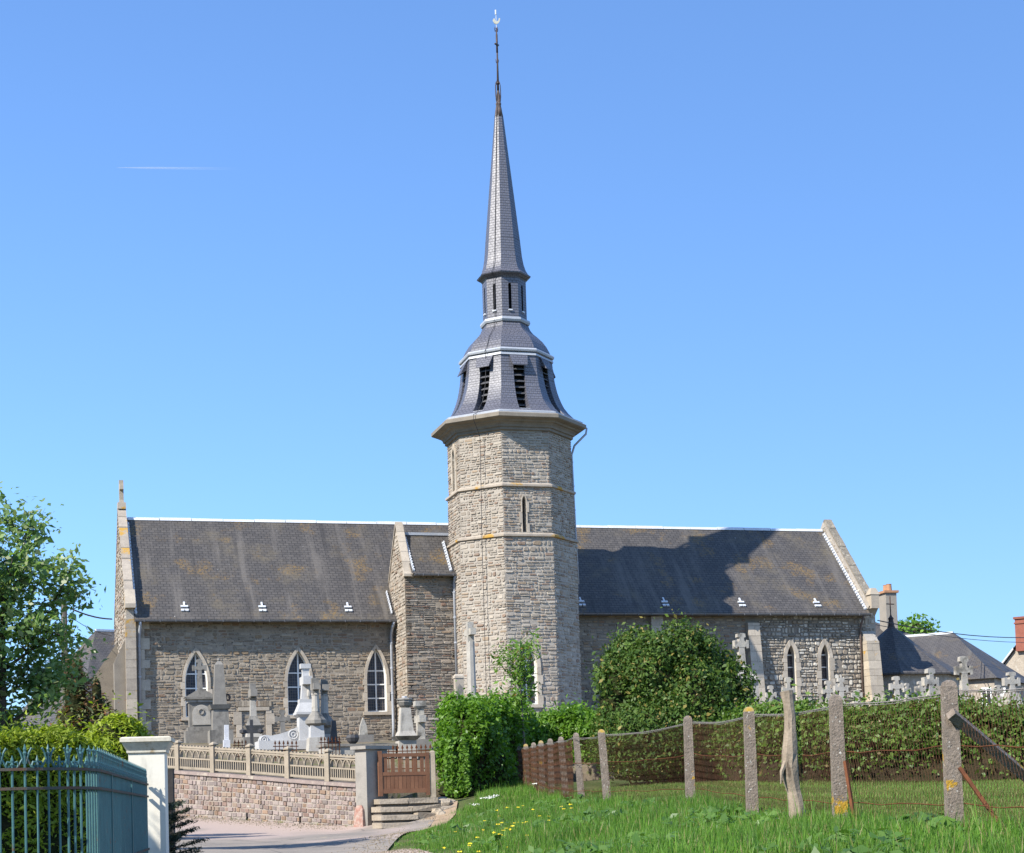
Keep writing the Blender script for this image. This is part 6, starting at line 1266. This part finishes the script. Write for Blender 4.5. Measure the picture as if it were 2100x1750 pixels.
# sheet metal behind the bars of the receding part
s0 = dl[-1]-4.6; n = 12; b = MB()
for i in range(n):
    a, c = pp(s0+(4.5)*i/n), pp(s0+4.5*(i+1)/n); nn = Vector((-(c-a).y, (c-a).x, 0)).normalized()*.022
    if nn.x < 0: nn = -nn
    nn = -nn
    b.add([a+nn+Vector((0, 0, .72)), c+nn+Vector((0, 0, .72)), c+nn+Vector((0, 0, 1.93)), a+nn+Vector((0, 0, 1.93)), a+nn*1.2+Vector((0, 0, .72)), c+nn*1.2+Vector((0, 0, .72)), c+nn*1.2+Vector((0, 0, 1.93)), a+nn*1.2+Vector((0, 0, 1.93))], [(0, 1, 2, 3), (7, 6, 5, 4)])
b.build('backing_sheet', Mt['teal'], rail)
# ================================================================== HOUSES, POLE, CABLES, TRAIL
def hip_house(name, R0, R1, half, zr, ze, zg, label, roofm, wallm, hip0=0, hip1=0, cat='house'):
    """ridge from R0 to R1 (plan), roof half span, ridge / eaves / ground heights, hips at either end"""
    a, b = Vector((R0[0], R0[1], 0)), Vector((R1[0], R1[1], 0)); d = (b-a).normalized(); L_ = (b-a).length; root = thing(name, (a.x, a.y, zg), label, cat, math.atan2(d.y, d.x)); zr -= zg; ze -= zg
    x0, x1 = -hip0, L_+hip1; e = .25
    MB().box((x0+.2, -half+.25, -.2), (x1-.2, half-.25, ze+.05)).build('wall', wallm, root)
    if not hip0: MB().prism([(x0+.2, -half+.25, ze), (x0+.2, half-.25, ze), (x0+.2, 0, zr-.12)], (.3, 0, 0)).build('gable', wallm, root)
    if not hip1: MB().prism([(x1-.5, -half+.25, ze), (x1-.5, half-.25, ze), (x1-.5, 0, zr-.12)], (.3, 0, 0)).build('gable', wallm, root)
    m_ = MB(); v = [(x0, -half, ze-.1), (x1, -half, ze-.1), (x1, half, ze-.1), (x0, half, ze-.1), (0, 0, zr), (L_, 0, zr)]
    m_.add(v, [(0, 1, 5, 4), (2, 3, 4, 5), (3, 2, 1, 0)]+([(1, 2, 5)] if hip1 else [])+([(3, 0, 4)] if hip0 else [])); r = m_.build('roof', roofm, root); MB().box((0, -.09, zr-.05), (L_, .09, zr+.06)).build('ridge_cap', Mt['zinc'], r)
    return root
def flat(p): return (p.x, p.y)
# left house beyond the church corner
a, b = at(196, 1293, 84), at(330, 1290, 86); r = hip_house('slate_house', flat(a), flat(b), 6.0, a.z, at(180, 1505, 80).z, 3.6, 'house with grey slate hip roof behind the left end of the church', Mt['slate_house'], Mt['housewall'], 3.4, 0)
# house right of the sacristy
a, b = at(1790, 1300, 86), at(1955, 1298, 84); rh = hip_house('long_house', flat(a), flat(b), 4.4, b.z, at(1960, 1392, 80).z, 3.6, 'low house with grey slate hip roof and white window behind the right crosses', Mt['slate_house'], Mt['housewall'], 0, 3.1)
d = Vector((b.x-a.x, b.y-a.y, 0)); L_ = d.length
def on_house(x, y):                                                   # window rectangle on the front wall in house space
    n = Vector((d.y, -d.x, 0)).normalized(); q0 = Vector((a.x, a.y, 0))+n*(4.4-.25); rd = ray(x, y); t = (q0-Vector((CAM.x, CAM.y, 0))).dot(n)/rd.dot(n); p = CAM+rd*t; v = Vector((p.x-a.x, p.y-a.y, 0)); return v.dot(d.normalized()), p.z-3.6
u0, z1 = on_house(2012, 1411); u1, z0 = on_house(2035, 1450); wn = MB().box((u0, -4.19, z0), (u1, -4.15, z1)).build('window', Mt['white'], rh)
for k in (0, 1): MB().box((u0+.06+k*(u1-u0-.06)/2, -4.205, z0+.08), (u0+(k+1)*(u1-u0-.06)/2, -4.192, z1-.08)).build('pane', Mt['plainglass'], wn)
u0, z1 = on_house(2052, 1411); u1, z0 = on_house(2064, 1450); MB().box((u0, -4.19, z0), (u1, -4.15, z1)).build('door', Mt['white'], rh)
# rendered chimney house between church and long house
c = at(1821, 1240, 88); r = hip_house('chimney_house', (c.x-3.5, c.y+1.0), (c.x-.8, c.y+1.6), 3.6, at(1812, 1262, 88).z, at(1812, 1330, 88).z, 3.8, 'house with tall rendered chimney close behind the east gable', Mt['slate_house'], Mt['housewall'], 0, 2.6)
zc = at(1821, 1218, 88).z-3.8; cl = Vector((c.x-(c.x-3.5), c.y-(c.y+1.0), 0)); ca_, sa_ = math.cos(-r.rotation_euler.z), math.sin(-r.rotation_euler.z); lx, ly = cl.x*ca_-cl.y*sa_, cl.x*sa_+cl.y*ca_
ch = MB().box((lx-.30, ly-.42, .0), (lx+.30, ly+.42, zc)).build('chimney', Mt['chimneyrender'], r); MB().box((lx-.40, ly-.5, zc), (lx+.40, ly+.5, zc+.12)).build('chimney_cap', Mt['pot'], ch)
for k in (-.2, .18): MB().lathe([(.15, zc+.12), (.13, zc+.45), (.15, zc+.47), (.12, zc+.48)], 10, (lx, ly+k)).build('chimney_pot', Mt['pot'], ch)
# gabled house with brick chimney at the right edge
g0 = at(2098, 1310, 98); zr_ = at(2098, 1303, 98).z; r = hip_house('brick_chimney_house', (g0.x, g0.y), (g0.x+6, g0.y+9), 3.6, zr_, zr_-4.2, 3.6, 'stone gabled house with red brick chimney at the right edge', Mt['slate_house'], Mt['housewall'])
ch = MB().box((-.05, -.42, zr_-3.6-.9), (.6, .42, zr_-3.6+.95)).build('chimney', Mt['redbrick'], r); m_ = MB(); m_.box((-.1, -.47, zr_-3.6+.68), (.65, .47, zr_-3.6+.76)); m_.box((-.12, -.49, zr_-3.6+.95), (.67, .49, zr_-3.6+1.08)); m_.build('chimney_cap', Mt['redbrick'], ch)
m_ = MB()
for sd in (-1, 1): m_.prism([(-.02, sd*3.6, zr_-3.6-4.28), (.16, sd*3.6, zr_-3.6-4.28), (.16, sd*.6, zr_-3.6-.78), (-.02, sd*.6, zr_-3.6-.78)], (0, 0, .12))
m_.build('verge_flashing', Mt['zinc'], r)
# utility pole at the left with its cables
pp_ = at(132, 1300, 62); zt = at(130, 1238, 62).z; m_ = MB(); m_.tube([(0, 0, -.3), (0, 0, zt-3.4)], [.15, .11], 8); po = m_.build('utility_pole', Mt['polewood'], None, loc=(pp_.x, pp_.y, 3.4)); tag(po, 'wooden utility pole half hidden by the fruit tree', 'pole')
def cable(pts, r, lab, grp=None):
    o0 = Vector(pts[0]); tag(MB().tube([Vector(q)-o0 for q in pts], r, 5).build('power_cable', Mt['cable'], None, loc=o0), lab, 'cable', grp)
def sag(a, b, s, n=8): a, b = Vector(a), Vector(b); return [a.lerp(b, k/n)-Vector((0, 0, s*4*(k/n)*(1-k/n))) for k in range(n+1)]
pt = Vector((pp_.x, pp_.y, zt))
cable(sag(pt-Vector((0, 0, .05)), CW(-13.75, 8.9, 9.35), .12), .03, 'thick upper cable from the pole to the church corner'); cable(sag(pt-Vector((0, 0, .3)), CW(-13.75, 9.0, 8.7), .15), .012, 'thin lower cable from the pole to the church corner')
cable(sag(CW(15.9, 2.0, 8.55), at(2130, 1307, 92), .25), .022, 'upper cable from the chancel corner over the right house'); cable(sag(CW(15.9, 2.2, 8.4), at(2130, 1318, 92), .2), .014, 'lower thin cable from the chancel corner over the right house')
# aircraft trail high above
c = at(240, 344, 9000); e = at(560, 347, 9000); L_ = (e-c).length; m_ = MB(); n = 30
m_.tube([(L_*k/n, 0, 0) for k in range(n+1)], [1+3*min(1, k/6)+4*k/n for k in range(n+1)], 10)
d = e-c; tr_ = m_.build('condensation_trail', Mt['trail'], None, loc=c, uv=False); tr_.rotation_euler = d.to_track_quat('X', 'Z').to_euler(); tag(tr_, 'thin white aircraft trail across the blue sky at the left', 'trail')
